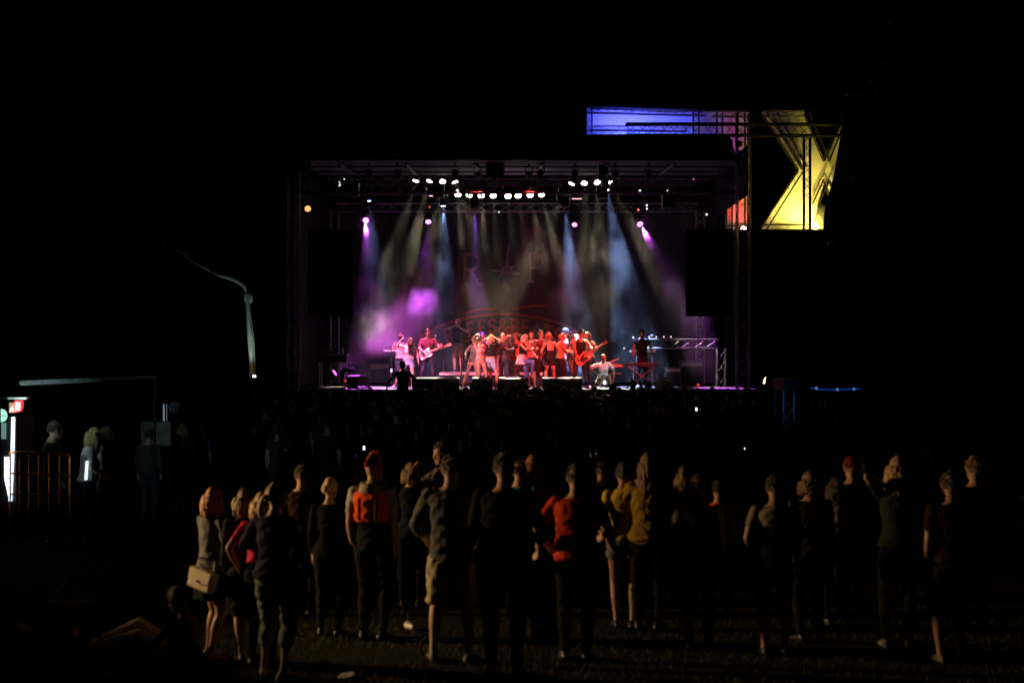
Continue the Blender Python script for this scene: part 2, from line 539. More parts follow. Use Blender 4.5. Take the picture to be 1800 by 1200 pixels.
def hair_mesh(HC, RH, k, style, col, length=.3, seed=0):
    rnd = random.Random(seed)
    b = MB(); s = k
    n, m = 20, 12
    def hr(d):
        return V((.080 * d.x, .106 * d.y + .003, .128 * d.z + .004))
    R = []
    low = {'short': -.30, 'bob': -.55, 'long': -.6, 'bun': -.35, 'pony': -.35, 'bald': .2, 'mohawk': .2, 'swing': -.5}[style]
    vs = []; fs = []
    for i in range(m + 1):
        th = (PI * .78) * i / m
        for j in range(n):
            a = 2 * PI * j / n
            d = V((math.sin(th) * math.cos(a), math.sin(th) * math.sin(a), math.cos(th)))
            jit = 1 + .05 * noise.noise(V((d.x * 5, d.y * 5, d.z * 5 + seed))) + .02 * rnd.random()
            vs.append(HC + RH @ (hr(d) * jit * s))
    for i in range(m):
        for j in range(n):
            th = PI * .78 * (i + .5) / m; a = 2 * PI * (j + .5) / n
            d = V((math.sin(th) * math.cos(a), math.sin(th) * math.sin(a), math.cos(th)))
            front = -d.y
            if (d.z > .52) or (d.z > low and front < .25) or (d.z > .2 and front < .55):
                q = (j + 1) % n
                fs.append((i * n + j, (i + 1) * n + j, (i + 1) * n + q, i * n + q))
    if style != 'bald': b.add(vs, fs)
    if style in ('bob', 'long', 'swing'):
        cnt = 46
        for i in range(cnt):
            a = PI * (-.10 + 1.2 * i / (cnt - 1)) + rnd.uniform(-.05, .05)     # round the back from one temple to the other
            d = V((math.cos(a), math.sin(a), rnd.uniform(-.1, .35)))
            p = HC + RH @ (hr(d) * .97 * s)
            L = length * rnd.uniform(.8, 1.08)
            pts = [p]; out = RH @ V((d.x, d.y, 0))
            if style == 'swing': out = out * .6 + RH @ V((.8, -.2, 0))
            for q in range(1, 7):
                t = q / 6
                w_ = V((rnd.uniform(-1, 1), rnd.uniform(-1, 1), 0)) * .008
                flare = (.030 * math.sin(t * 2.4) if style != 'swing' else .10 * t)
                pts.append(p + out * flare * s + V((0, 0, -1)) * L * t * s + w_)
            b.tube(pts, [x * s for x in (.016, .019, .019, .018, .016, .012, .004)], 5)
    elif style == 'short':
        for i in range(110):
            d = V((rnd.gauss(0, 1), rnd.gauss(0.2, 1), abs(rnd.gauss(.5, .6)))).normalized()
            if d.y < -.5 and d.z < .45: continue
            p = HC + RH @ (hr(d) * .98 * s)
            dd = (RH @ (d + V((rnd.uniform(-.6, .6), rnd.uniform(-.2, .8), -.3)))).normalized()
            b.tube([p - dd * .006 * s, p + dd * .008 * s, p + dd * .017 * s], [.013 * s, .010 * s, .003 * s], 5)
    elif style == 'bun':
        b.ball(HC + RH @ (V((0, .118, .0)) * s), (.046 * s, .04 * s, .046 * s), 12, 8, M=RH)
        for i in range(10):
            a = 2 * PI * i / 10
            c = HC + RH @ (V((.032 * math.cos(a), .125, .032 * math.sin(a))) * s)
            b.ball(c, .019 * s, 7, 5)
    elif style == 'pony':
        for i in range(14):
            p = HC + RH @ (V((rnd.uniform(-.015, .015), .105, .03)) * s); pts = [p]
            for q in range(1, 6):
                t = q / 5
                pts.append(p + RH @ V((rnd.uniform(-.02, .02) * t, .06 * math.sin(t * 2.5), 0)) * s + V((0, 0, -length * t * s)))
            b.tube(pts, [x * s for x in (.012, .016, .016, .013, .009, .003)], 5)
    elif style == 'mohawk':
        for i in range(16):
            a = PI * (.18 + .72 * i / 15)
            d = V((0, -math.cos(a), math.sin(a)))
            p = HC + RH @ (hr(d) * .97 * s)
            b.tube([p, p + RH @ (d * .03) * s, p + RH @ (d * rnd.uniform(.05, .065)) * s], [.016 * s, .013 * s, .003 * s], 5)
    return b.mesh('hair', hairmat(col), True)


def cap_mesh(HC, RH, k, m, kind='cap', back=False):
    b = MB(); s = k
    n = 18
    R = []
    for i in range(7):
        th = PI * .5 * (1 - i / 6.4)
        R.append([HC + RH @ (V((.088 * math.sin(th) * math.cos(a), .114 * math.sin(th) * math.sin(a) + .003, .03 + .112 * math.cos(th))) * s) for a in (2 * PI * j / n for j in range(n))])
    b.rings(R)
    sg = 1 if back else -1
    if kind == 'cap':
        top = []; bot = []
        for j in range(11):
            a = PI * (.12 + .76 * j / 10)
            top.append(V((.088 * math.cos(a), sg * .108 * math.sin(a), .036)))
        for j in range(11):
            a = PI * (.12 + .76 * (10 - j) / 10)
            bot.append(V((.094 * math.cos(a), sg * (.10 + .085 * math.sin(a)), .018)))
        poly = [HC + RH @ (p * s) for p in top + bot]
        up = RH @ V((0, 0, .008 * s))
        b.rings([poly, [p + up for p in poly]])
    elif kind == 'hat':
        b.rings([[HC + RH @ (V((r * math.cos(a), r * 1.15 * math.sin(a), z)) * s) for a in (2 * PI * j / n for j in range(n))] for r, z in ((.09, .028), (.15, .022), (.152, .03), (.09, .04))])
    return b.mesh(kind, m, True)


def person(sp, loc, yaw, label, group=None, cat='person'):
    me, HC, RH, k, info = body_mesh(sp)
    me.name = 'person'
    o = bpy.data.objects.new('person', me); C.objects.link(o)
    M = Matrix.Translation(V(loc)) @ Matrix.Rotation(yaw, 4, 'Z')
    o.matrix_basis = M
    tag(o, label, cat, group)
    if sp.get('hair'):
        st, col = sp['hair'][0], sp['hair'][1]
        ln = sp['hair'][2] if len(sp['hair']) > 2 else .3
        if st != 'bald':
            h = bpy.data.objects.new('hair', hair_mesh(HC, RH, k, st, col, ln, sp.get('seed', 0))); C.objects.link(h); h.parent = o
    if sp.get('cap'):
        m, kind, back = sp['cap']
        h = bpy.data.objects.new('hat' if kind == 'hat' else 'cap', cap_mesh(HC, RH, k, m, kind, back)); C.objects.link(h); h.parent = o
    o_info = {q: M @ v for q, v in info.items()}
    o_info['head'] = M @ HC; o_info['M'] = M; o_info['RH'] = M.to_3x3() @ RH; o_info['k'] = k
    return o, o_info


def child_mesh(name, b, m, parent, smooth=True):
    """world-space geometry parented to a posed person"""
    return b.build(name, m, parent, smooth)

# ------------------------------------------------------------------ ground
SF = 1.82                      # height of the stage floor
gm = bpy.data.materials.new('trodden_grass'); gm.use_nodes = True
n = gm.node_tree.nodes; l = gm.node_tree.links; b = n['Principled BSDF']
tc = n.new('ShaderNodeTexCoord')
n1 = n.new('ShaderNodeTexNoise'); n1.inputs['Scale'].default_value = 0.9; n1.inputs['Detail'].default_value = 8
n2 = n.new('ShaderNodeTexNoise'); n2.inputs['Scale'].default_value = 26; n2.inputs['Detail'].default_value = 6
for x in (n1, n2): l.new(tc.outputs['Object'], x.inputs['Vector'])
cr = n.new('ShaderNodeValToRGB'); cr.color_ramp.elements[0].position = .35; cr.color_ramp.elements[1].position = .7
cr.color_ramp.elements[0].color = (.016, .019, .008, 1); cr.color_ramp.elements[1].color = (.032, .028, .014, 1)
mx = n.new('ShaderNodeMix'); mx.data_type = 'RGBA'; mx.inputs[0].default_value = .5
l.new(n1.outputs[0], cr.inputs[0]); l.new(cr.outputs[0], mx.inputs[6]); l.new(n2.outputs[1], mx.inputs[7]); mx.blend_type = 'MULTIPLY'
l.new(mx.outputs[2], b.inputs['Base Color']); b.inputs['Roughness'].default_value = .95; b.inputs['Specular IOR Level'].default_value = .1
bp = n.new('ShaderNodeBump'); bp.inputs['Strength'].default_value = .8; bp.inputs['Distance'].default_value = .05
l.new(n2.outputs[0], bp.inputs['Height']); l.new(bp.outputs[0], b.inputs['Normal'])
g = MB(); g.add([(-700, -100, 0), (700, -100, 0), (700, 1200, 0), (-700, 1200, 0)], [(0, 1, 2, 3)])
struct(g.build('ground', gm), 'dark trodden grass field in front of the stage')
GRASS = mat('grass_blade', (.035, .048, .014), .8, var=.4, scale=2)
g = MB(); rnd = random.Random(3)
for i in range(26000):
    y = 11.2 + 9 * rnd.random() ** 1.6; x = rnd.uniform(-.40, .40) * y
    if noise.noise(V((x * .8, y * .8, 0))) < -.25: continue
    h = rnd.uniform(.025, .075); a = rnd.uniform(0, 2 * PI); q = rnd.uniform(0, 2 * PI)
    dx, dy = .004 * math.cos(a), .004 * math.sin(a); lx, ly = h * .6 * math.cos(q), h * .6 * math.sin(q)
    g.add([(x - dx, y - dy, 0), (x + dx, y + dy, 0), (x + lx, y + ly, h)], [(0, 1, 2)])
me = bpy.data.meshes.new('grass'); me.from_pydata(g.v, [], g.f); me.materials.append(GRASS)
tag(link('grass', me), 'short trodden grass at the feet of the nearest spectators', 'grass', kind='stuff')

# ------------------------------------------------------------------ stage deck
X0, X1, YF, YB = -7.3, 7.4, 42.9, 53.6
DECK = mat('stage_plywood', (.024, .023, .022), .6, var=.35, scale=3, bump=.15)
st = thing('stage_deck', (0, YF, 0), 'black raised stage deck with a cloth skirt across its front', 'stage')
pb = MB(); pw, pd = (X1 - X0) / 8, (YB - YF) / 6
pb.box((0, 0, 0), (pw - .008, pd - .008, .06)); pm = pb.mesh('deck_panel', DECK)
for i in range(8):
    for j in range(6):
        link('deck_panel', pm, st, Matrix.Translation((X0 + pw * (i + .5), YF + pd * (j + .5), SF - .03)))
g = MB(); g.box(((X0 + X1) / 2, (YF + YB) / 2, SF - .11), (X1 - X0 - .1, YB - YF - .1, .09)); g.build('subframe', BLACKM, st)
R = []
N = 150
for z in (0.0, SF - .08):
    R.append([(X0 + (X1 - X0) * i / N, YF + .03 + .03 * math.sin(i * 1.7) * (1 if z == 0 else .4), z) for i in range(N + 1)])
g = MB(); g.add(R[0] + R[1], [(i, i + 1, N + 2 + i, N + 1 + i) for i in range(N)]); g.build('skirt', BLACKC, st, True)
for x in np.linspace(X0 + .3, X1 - .3, 6):
    for y in (YF + .4, YB - .4):
        tube_obj('leg', (x, y, 0), (x, y, SF - .15), .04, ALU, st)
g = MB(); g.box(((X0 + X1) / 2, YF - .006, SF - .035), (X1 - X0, .012, .07)); g.build('edge_trim', BLACKM, st)

# ------------------------------------------------------------------ roof
FASC = cloth('roof_tarpaulin', (.02, .02, .022), scale=2, rough=.7)
CEIL = mat('roof_underside', (.05, .045, .044), .7, var=.2, scale=1.5, bump=.2, bscale=3, stretch=(.3, 6, 1))
rf = thing('stage_roof', W(920, 280, 43), 'dark tarpaulin roof with a black front fascia over the stage', 'roof')
g = MB(); YQ = 42.6
poly = [W(548, 237, YQ), W(1282, 237, YQ), W(1303, 300, YQ), W(1290, 281, YQ), W(556, 280, YQ), W(540, 300, YQ)]
g.prism([poly[i] for i in (0, 1, 3, 4)], (0, 0, 0), (0, .08, 0)); g.build('fascia', FASC, rf)
g = MB(); g.prism([W(1282.5, 238, YQ), W(1303, 300, YQ), W(1290.5, 281, YQ)], (0, .01, 0), (0, .06, 0)); g.build('gable_flap', FASC, rf)
zc0, zc1 = W(0, 282, 42.8).z, 9.25
for i in range(8):
    y0, y1 = 42.8 + i * 1.38, 42.8 + (i + 1) * 1.38 - .02
    f0, f1 = i / 8, (i + 1) / 8
    za, zb = zc0 + (zc1 - zc0) * f0, zc0 + (zc1 - zc0) * f1
    g = MB(); g.add([(-6.5, y0, za), (7.0, y0, za), (7.0, y1, zb), (-6.5, y1, zb), (-6.5, y0, za + .03), (7.0, y0, za + .03), (7.0, y1, zb + .03), (-6.5, y1, zb + .03)],
                    [(0, 1, 2, 3), (4, 7, 6, 5), (0, 4, 5, 1), (1, 5, 6, 2), (2, 6, 7, 3), (3, 7, 4, 0)])
    g.build('canopy_panel', CEIL, rf)
for x in (-5.2, -3.2, -1.1, .9, 2.9, 4.9):
    tube_obj('rafter', (x, 42.9, zc0 - .1), (x, 53.6, zc1 - .12), .05, BLACKM, rf)
for i in range(5):
    y = 44.4 + 2 * i; z = zc0 + (zc1 - zc0) * (y - 42.8) / 11 - .06
    tube_obj('purlin', (-6.4, y, z), (6.9, y, z), .03, BLACKM, rf)
SIDE = cloth('side_sheet', (.22, .20, .22), scale=2)
g = MB(); g.prism([W(547, 249, 43.6), W(547, 302, 43.6), W(513, 302, 43.6), W(511, 293, 43.6), W(528, 268, 43.6)], (0, 0, 0), (0, .03, 0)); g.build('side_flap', SIDE, rf)
for xs, ya_, yb_ in ((-6.75, 43.8, 53.4), (7.2, 49.9, 53.4)):
    g = MB(); g.box((xs, (ya_ + yb_) / 2, 5.4), (.05, yb_ - ya_, 7.0)); g.build('side_curtain', BLACKC, rf)
g = MB(); g.box((7.14, 46.5, 8.45), (.05, 6.7, 1.5)); g.build('gable_light_block', BLACKC, rf)  # cloth added to keep the red flood off the roof underside

# ------------------------------------------------------------------ trusses
WALU = mat('weathered_aluminium', (.20, .20, .21), .5, .8, var=.2)
tower_l = truss('tower_truss', W(516, 684, 43) * 1 + V((0, 0, -1.9)), W(516, 300, 43), .34, 'aluminium truss tower at the end of the stage beside the dark table', 'stage towers', up=(0, 1, 0), single=True, bay=.55, m=WALU)
tower_r = truss('tower_truss', W(1306, 684, 43) + V((0, 0, -1.9)), W(1306, 198, 43), .36, 'tall aluminium truss tower rising past the roof in front of the red letter', 'stage towers', up=(0, 1, 0), single=True, bay=.36, m=WALU)
truss('tower_truss', (-6.5, 52.2, SF), (-6.5, 52.2, 8.2), .3, 'rear truss tower in the dark corner behind the small table', 'stage towers', up=(0, 1, 0))
truss('tower_truss', (6.9, 52.2, SF), (6.9, 52.2, 8.2), .3, 'rear truss tower in the dark corner behind the keyboards', 'stage towers', up=(0, 1, 0))
truss('lighting_truss', W(524, 325, 43.4), W(1296, 325, 43.4), .4, 'front lighting truss hung under the roof edge', 'lighting trusses', hgt=.48, bay=.5, m=BLACKM, rb=.014)
truss('lighting_truss', (-6.4, 49.4, 8.62), (6.8, 49.4, 8.62), .34, 'middle lighting truss that carries the white lamps', 'lighting trusses', bay=.45, m=BLACKM)
truss('lighting_truss', (-6.4, 51.9, 8.25), (6.8, 51.9, 8.25), .3, 'rear lighting truss above the backdrop that carries the purple lamps', 'lighting trusses', bay=.45)
truss('tie_truss', W(1100, 228, 45.5), W(1482, 229, 45.5), .3, 'horizontal truss crossing in front of the blue and yellow letters', None, hgt=.36, bay=.34, single=True, m=BLACKM, rc=.035)
truss('letter_tower', W(1418.5, 405, 46.5), W(1418.5, 238, 46.5), .20, 'slim vertical truss standing in front of the yellow letter', None, up=(0, 1, 0), single=True, bay=.26, rc=.026, rb=.011, m=BLACKM)

# black masking cloths and the loudspeaker hangs beside the stage opening
for (xa, xb, ya, yb, Yd, lab) in ((541, 620, 405, 556, 43.9, 'black masking panel hung over the table'), (1205, 1288, 405, 556, 43.9, 'black masking panel hung over the truss goalpost')):
    t = thing('masking_panel', W((xa + xb) / 2, yb, Yd), lab + ' at the side of the stage', 'panel', 'black side panels')
    g = MB(); a, d = W(xa, ya, Yd), W(xb, yb, Yd)
    R = []
    for z in (d.z, a.z):
        R.append([(a.x + (d.x - a.x) * i / 40, Yd + .015 * math.sin(i * 1.3), z) for i in range(41)])
    g.add(R[0] + R[1], [(i, i + 1, 42 + i, 41 + i) for i in range(40)]); g.build('cloth', BLACKC, t, True)
    tube_obj('rail', (a.x, Yd, a.z + .03), (d.x, Yd, a.z + .03), .03, BLACKM, t)
    for x in (a.x + .1, d.x - .1): tube_obj('hanger', (x, Yd, a.z), (x, Yd, 8.4), .008, BLACKM, t)
wing = thing('scaffold_wing', W(1372, 780, 45), 'black cloth covered scaffold that the lit letters stand on', 'scaffold')
g = MB(); a, d = W(1292, 407, 47.5), W(1600, 760, 47.5)
g.box(((a.x + d.x) / 2, 48.8, a.z / 2), (d.x - a.x, 3.0, a.z - .02)); g.build('cover', BLACKC, wing)
for x in np.linspace(a.x + .05, d.x - .05, 4): tube_obj('standard', (x, 47.27, 0), (x, 47.27, a.z), .03, BLACKM, wing)
g = MB(); g.box(((a.x + d.x) / 2, 48.8, a.z + .03), (d.x - a.x + .1, 3.1, .05)); g.build('platform', BLACKM, wing)

# ------------------------------------------------------------------ backdrop with its print
BACK = cloth('backdrop', (.035, .032, .033), scale=1.2, bump=.3, bscale=4)
INKR = cloth('print_red', (.30, .05, .045), scale=4, var=.3)
INKP = cloth('print_pale', (.36, .26, .28), scale=4, var=.4)
YBK = 52.8
bd = thing('backdrop', (0, YBK, SF), 'dark printed stage backdrop with large pale letters over a red banner', 'backdrop')
R = []
for z in (SF + .02, 8.5):
    R.append([(-6.3 + 13 * i / 120, YBK + .03 * math.sin(i * .55) + .015 * math.sin(i * 1.9), z) for i in range(121)])
g = MB(); g.add(R[0] + R[1], [(i, i + 1, 122 + i, 121 + i) for i in range(120)]); g.build('cloth', BACK, bd, True)


def arc(cx, cy, rx, ry, a0, a1, n=10):
    return [(cx + rx * math.cos(a0 + (a1 - a0) * i / n), cy + ry * math.sin(a0 + (a1 - a0) * i / n)) for i in range(n + 1)]


h_ = PI / 2
GL = {  # serif capitals as strokes in a box 0..1 high
    'R': (.72, [[(.16, 0), (.16, 1)], [(.16, 1)] + [(.35, 1)] + arc(.36, .75, .26, .25, h_, -h_) + [(.16, .5)], [(.36, .5), (.62, .0)], [(.02, 0), (.30, 0)], [(.02, 1), (.2, 1)], [(.54, 0), (.74, 0)]]),
    'P': (.66, [[(.16, 0), (.16, 1)], [(.16, 1), (.35, 1)] + arc(.36, .74, .25, .26, h_, -h_) + [(.16, .48)], [(.02, 0), (.30, 0)], [(.02, 1), (.2, 1)]]),
    'I': (.34, [[(.17, 0), (.17, 1)], [(.03, 0), (.31, 0)], [(.03, 1), (.31, 1)]]),
    'F': (.62, [[(.16, 0), (.16, 1)], [(.02, 1), (.56, 1), (.56, .84)], [(.16, .52), (.42, .52)], [(.42, .62), (.42, .42)], [(.02, 0), (.30, 0)]]),
    'E': (.66, [[(.16, 0), (.16, 1)], [(.02, 1), (.56, 1), (.56, .84)], [(.16, .52), (.42, .52)], [(.42, .62), (.42, .42)], [(.02, 0), (.60, 0), (.60, .18)]]),
    'S': (.60, [[(.50, .80), (.50, .86)] + arc(.29, .76, .22, .24, .3, PI * 1.5, 12) + arc(.30, .26, .23, .26, h_, -PI + .3, 12), [(.50, 1), (.50, .76)], [(.07, 0), (.07, .26)]]),
    '&': (.78, [[(.72, .42), (.50, .08)] + arc(.30, .22, .22, .22, -.9, -PI * 1.35, 10) + [(.40, .62)] + arc(.33, .80, .15, .18, -.6, PI * 1.15, 10) + [(.30, .50), (.72, 0)], [(.60, .42), (.80, .42)], [(.62, 0), (.80, 0)]]),
    'B': (.68, [[(.16, 0), (.16, 1)], [(.02, 1), (.34, 1)] + arc(.36, .76, .22, .24, h_, -h_) + [(.16, .52)], [(.36, .52)] + arc(.37, .26, .26, .26, h_, -h_) + [(.02, 0)]]),
    'A': (.76, [[(.10, 0), (.38, 1), (.66, 0)], [(.22, .34), (.55, .34)], [(.0, 0), (.22, 0)], [(.54, 0), (.78, 0)]]),
    'T': (.68, [[(.34, 0), (.34, 1)], [(.06, .82), (.06, 1), (.62, 1), (.62, .82)], [(.20, 0), (.48, 0)]]),
}


def ribbon(b, pts, wd, Y, off):
    """flat stroke in the plane Y; pts are (x, z)"""
    pts = [V((p[0], 0, p[1])) for p in pts]
    L = []; Rr = []
    for i, p in enumerate(pts):
        d = pts[min(i + 1, len(pts) - 1)] - pts[max(i - 1, 0)]
        if d.length < 1e-6: d = V((1, 0, 0))
        d.normalize(); nrm = V((-d.z, 0, d.x)) * wd / 2
        L.append(p + nrm); Rr.append(p - nrm)
    n = len(pts); o = V((0, Y - off, 0)); q = V((0, Y - off + .003, 0))
    vs = [p + o for p in L] + [p + o for p in Rr]
    b.add(vs, [(i, i + 1, n + i + 1, n + i) for i in range(n - 1)])


def glyph(ch, x, z, size, wd, ang, m, wx=1.0, off=.06):
    b = MB(); ca, sa = math.cos(ang), math.sin(ang)
    for si, s in enumerate(GL[ch][1]):
        P_ = []
        for (u, v) in s:
            u = (u - GL[ch][0] / 2) * size * wx; v = (v - .5) * size
            P_.append((x + u * ca - v * sa, z + u * sa + v * ca))
        ribbon(b, P_, wd * (1 if si < 3 and len(s) > 1 and (abs(s[0][1] - s[-1][1]) > .3 or len(s) > 4) else .6), YBK, off + .002 * si)
    return b.build('letter', m, bd)


def bx(px, py): p = W(px, py, YBK); return p.x, p.z


sB = FPX / YBK
x, z = bx(828, 474); glyph('R', x, z, 54 / sB, .10, 0, INKP)
x, z = bx(940, 470); glyph('P', x, z, 50 / sB, .08, 0, INKP)
# the burst between the two letters
cx, cz = bx(889, 478); b = MB()
star = []
for i in range(16):
    a = PI / 2 + 2 * PI * i / 16 - .12
    r = (1.25 if i == 0 else (.62 if i % 4 == 0 else (.46 if i % 2 == 0 else .2)))
    star.append(V((cx + r * math.cos(a), YBK - .06, cz + r * math.sin(a))))
for i in range(16):
    b.add([V((cx, YBK - .06, cz)), star[i], star[(i + 1) % 16]], [(0, 1, 2)])
b.build('burst', INKP, bd)
# curved banner: lettering on an arc with a ribbon line above and below
word = 'RIFFS&BEATS'
cxp = 885
for i, ch in enumerate(word):
    u = (i - 5) / 5.0
    px = cxp + u * 96; py = 573 + 17 * u * u
    x, z = bx(px, py)
    glyph(ch, x, z, 25 / sB, .095, -u * .26, INKR)
for dy, wd in ((-21, .10), (19, .06)):
    b = MB(); P_ = []
    for i in range(41):
        u = -1.2 + 2.4 * i / 40
        P_.append(bx(cxp + u * 100, 573 + dy + 17 * u * u))
    ribbon(b, P_, wd, YBK, .06); b.build('banner_line', INKR, bd)
for s_ in (-1, 1):
    b = MB()
    b.add([V((bx(cxp + s_ * q, y)[0], YBK - .058, bx(cxp + s_ * q, y)[1])) for q, y in ((120, 576), (150, 590), (138, 602), (152, 622), (118, 616))], [(0, 1, 2, 3, 4)]); b.build('banner_tail', INKR, bd)
for (q0, q1, y0, y1, y2) in ((800, 880, 556, 541, 543), (892, 968, 546, 535, 538)):      # two feathered strokes over the banner
    b = MB(); top = [W(q0 + (q1 - q0) * t, y0 + (y1 - y0) * math.sin(t * 2.2), YBK - .06) for t in np.linspace(0, 1, 10)]
    bot = [W(q0 + (q1 - q0) * t, y0 + (y2 - y0) * math.sin(t * 2.0) + 1.5 * math.sin(t * PI), YBK - .06) for t in np.linspace(0, 1, 10)]
    b.add(top + bot, [(i, i + 1, 11 + i, 10 + i) for i in range(9)]); b.build('feather', INKR, bd)

# ------------------------------------------------------------------ lit letters on the scaffold
FAB = cloth('letter_sail', (.72, .72, .70), scale=.8, var=.1, bump=.35, bscale=2.2, stretch=(1.0, 1.0, .45))


def sail(name, quads, Y, label):
    """slack cloth over a truss letter, laid out patch by patch"""
    t = thing(name, W(quads[0][0][0], quads[0][0][1], Y), label, 'letter sculpture')
    b = MB()                       # quads_mesh
    for q in quads:
        P3 = [W(a, c_, Y) for a, c_ in q]
        n1_ = max(2, int(max((P3[1] - P3[0]).length, (P3[2] - P3[3]).length) / .16)); n2_ = max(2, int(max((P3[3] - P3[0]).length, (P3[2] - P3[1]).length) / .16))
        vs = []
        for v_ in range(n2_ + 1):
            for u_ in range(n1_ + 1):
                u, v = u_ / n1_, v_ / n2_
                p = P3[0].lerp(P3[1], u).lerp(P3[3].lerp(P3[2], u), v)
                p.y += .030 * math.sin(p.x * 2.1 + p.z * 3.4) + .012 * math.sin(p.x * 5.2 - p.z * 4.4 + 1) + .03 * noise.noise(p * .9)
                vs.append(p)
        b.add(vs, [(v_ * (n1_ + 1) + u_, v_ * (n1_ + 1) + u_ + 1, (v_ + 1) * (n1_ + 1) + u_ + 1, (v_ + 1) * (n1_ + 1) + u_) for v_ in range(n2_) for u_ in range(n1_)])
    b.build('sail', FAB, t, True)
    return t


tA = sail('truss_letter', [[(1030, 190), (1318, 198), (1318, 244), (1030, 240)], [(1275, 244), (1318, 244), (1318, 410), (1275, 410)]], 49, 'angular letter sculpture lit blue at its bar and red at its stem')
tX = sail('truss_letter', [[(1337, 197), (1413, 197), (1450, 285), (1405, 300)], [(1487, 197), (1562, 197), (1494, 300), (1450, 285)], [(1450, 318), (1494, 300), (1562, 406), (1484, 406)], [(1405, 300), (1450, 318), (1425, 406), (1336, 406)], [(1405, 300), (1450, 285), (1494, 300), (1450, 318)]], 49, 'X shaped letter sculpture of white sail cloth lit yellow')


def frame_run(t, a, b_, Yoff=-.25, wd=.19, single=True):
    a = W(a[0], a[1], 49) + V((0, Yoff, 0)); b_ = W(b_[0], b_[1], 49) + V((0, Yoff, 0))
    truss('x', a, b_, wd, '', up=(0, 1, 0), bay=.30, single=single, rc=.020, rb=.007, parent=t, m=BLACKM)


for a, b_ in (((1030, 195.5), (1238, 201)), ((1035, 190), (1035, 236)), ((1035, 236), (1205, 238)), ((1222, 199), (1222, 240)),
              ((1250, 202), (1313, 203)), ((1263, 200), (1263, 244)), ((1312, 200), (1312, 408)), ((1280, 246), (1280, 408)), ((1276, 403), (1318, 403))):
    frame_run(tA, a, b_, single=True)
for a, b_ in (((1340, 200), (1405, 300)), ((1405, 300), (1340, 404)), ((1360, 203), (1412, 298)), ((1415, 200), (1450, 284)), ((1450, 284), (1484, 200)), ((1340, 202), (1412, 202)),
              ((1340, 401), (1424, 401)), ((1430, 362), (1450, 318)), ((1450, 318), (1480, 400))):
    frame_run(tX, a, b_)

# ------------------------------------------------------------------ lamps
def spot(parent, p, tgt, col, power, deg, blend=.4, rad=.06):
    L = bpy.data.lights.new('spot', 'SPOT'); L.energy = power; L.color = col; L.spot_size = math.radians(deg); L.spot_blend = blend; L.shadow_soft_size = rad
    o = bpy.data.objects.new('beam', L); C.objects.link(o)
    o.matrix_basis = Matrix.Translation(V(p)) @ rot_to(V(tgt) - V(p), '-Z', 'Y').to_4x4()
    if parent is not None:
        o.parent = parent; o.matrix_parent_inverse = parent.matrix_basis.inverted()
    return o


def can_lamp(name, p, tgt, lens, col, power, deg, label, group, r=.10, ln=.26, hang=.25, body=BLACKM, blend=.5, cat='stage lamp', floor=False):
    """par can: tapered can with a rim, lens, yoke and clamp; the lens sits at p and looks at tgt"""
    p, tgt = V(p), V(tgt); d = (tgt - p).normalized()
    t = thing(name, p, label, cat, group)
    g = MB(); g.lathe(p, d, [(-ln, r * .35), (-ln * .93, r * .7), (-ln * .55, r * .98), (-.02, r * 1.02), (.012, r * 1.08), (.012, r * .98), (-.03, r * .94)])
    g.build('can', body, t, True)
    g = MB(); g.lathe(p, d, [(-.025, r * .93), (.006, r * .93), (.016, r * .5)]); g.build('lens', lens, t, True)
    s_ = d.cross(V((0, 0, 1))); s_ = s_.normalized() if s_.length > .1 else V((1, 0, 0))
    c = p - d * (ln * .5); up = V((0, 0, hang if not floor else -hang))
    g = MB(); g.tube([c + s_ * r * 1.1, c + s_ * r * 1.15 + up * .8, c + up, c - s_ * r * 1.15 + up * .8, c - s_ * r * 1.1], .012, 6); g.build('yoke', body, t)
    g = MB(); g.box(c + up * 1.12, (.05, .06, abs(up.z) * .3)); g.build('clamp', body, t)
    if power: spot(t, p + d * .06, tgt, col, power, deg, blend, r * .5)
    return t


def mover(name, p, tgt, lens, col, power, deg, label, group, s=1.0, blend=.35):
    """moving head: base box, two arms and a rounded head"""
    p, tgt = V(p), V(tgt); d = (tgt - p).normalized()
    t = thing(name, p, label, 'moving light', group)
    hc = p - d * .16 * s
    g = MB(); g.tube([hc - d * .20 * s, hc - d * .16 * s, hc, hc + d * .13 * s, p], [.06 * s, .13 * s, .155 * s, .13 * s, .10 * s], 16); g.build('head', BLACKP, t, True)
    g = MB(); g.tube([p - d * .005, p + d * .012, p + d * .02], [.092 * s, .085 * s, .04 * s], 16); g.build('lens', lens, t, True)
    g = MB(); g.box(hc + V((0, 0, .36 * s)), (.34 * s, .26 * s, .16 * s)); g.build('base', BLACKP, t)
    for q in (-1, 1):
        g = MB(); g.box(hc + V((q * .19 * s, 0, .14 * s)), (.05 * s, .12 * s, .34 * s)); g.build('arm', BLACKP, t)
    g = MB(); g.cyl(hc + V((0, 0, .44 * s)), hc + V((0, 0, .62 * s)), .02, 6); g.build('clamp', BLACKM, t)
    if power: spot(t, p + d * .05, tgt, col, power, deg, blend, .05)
    return t


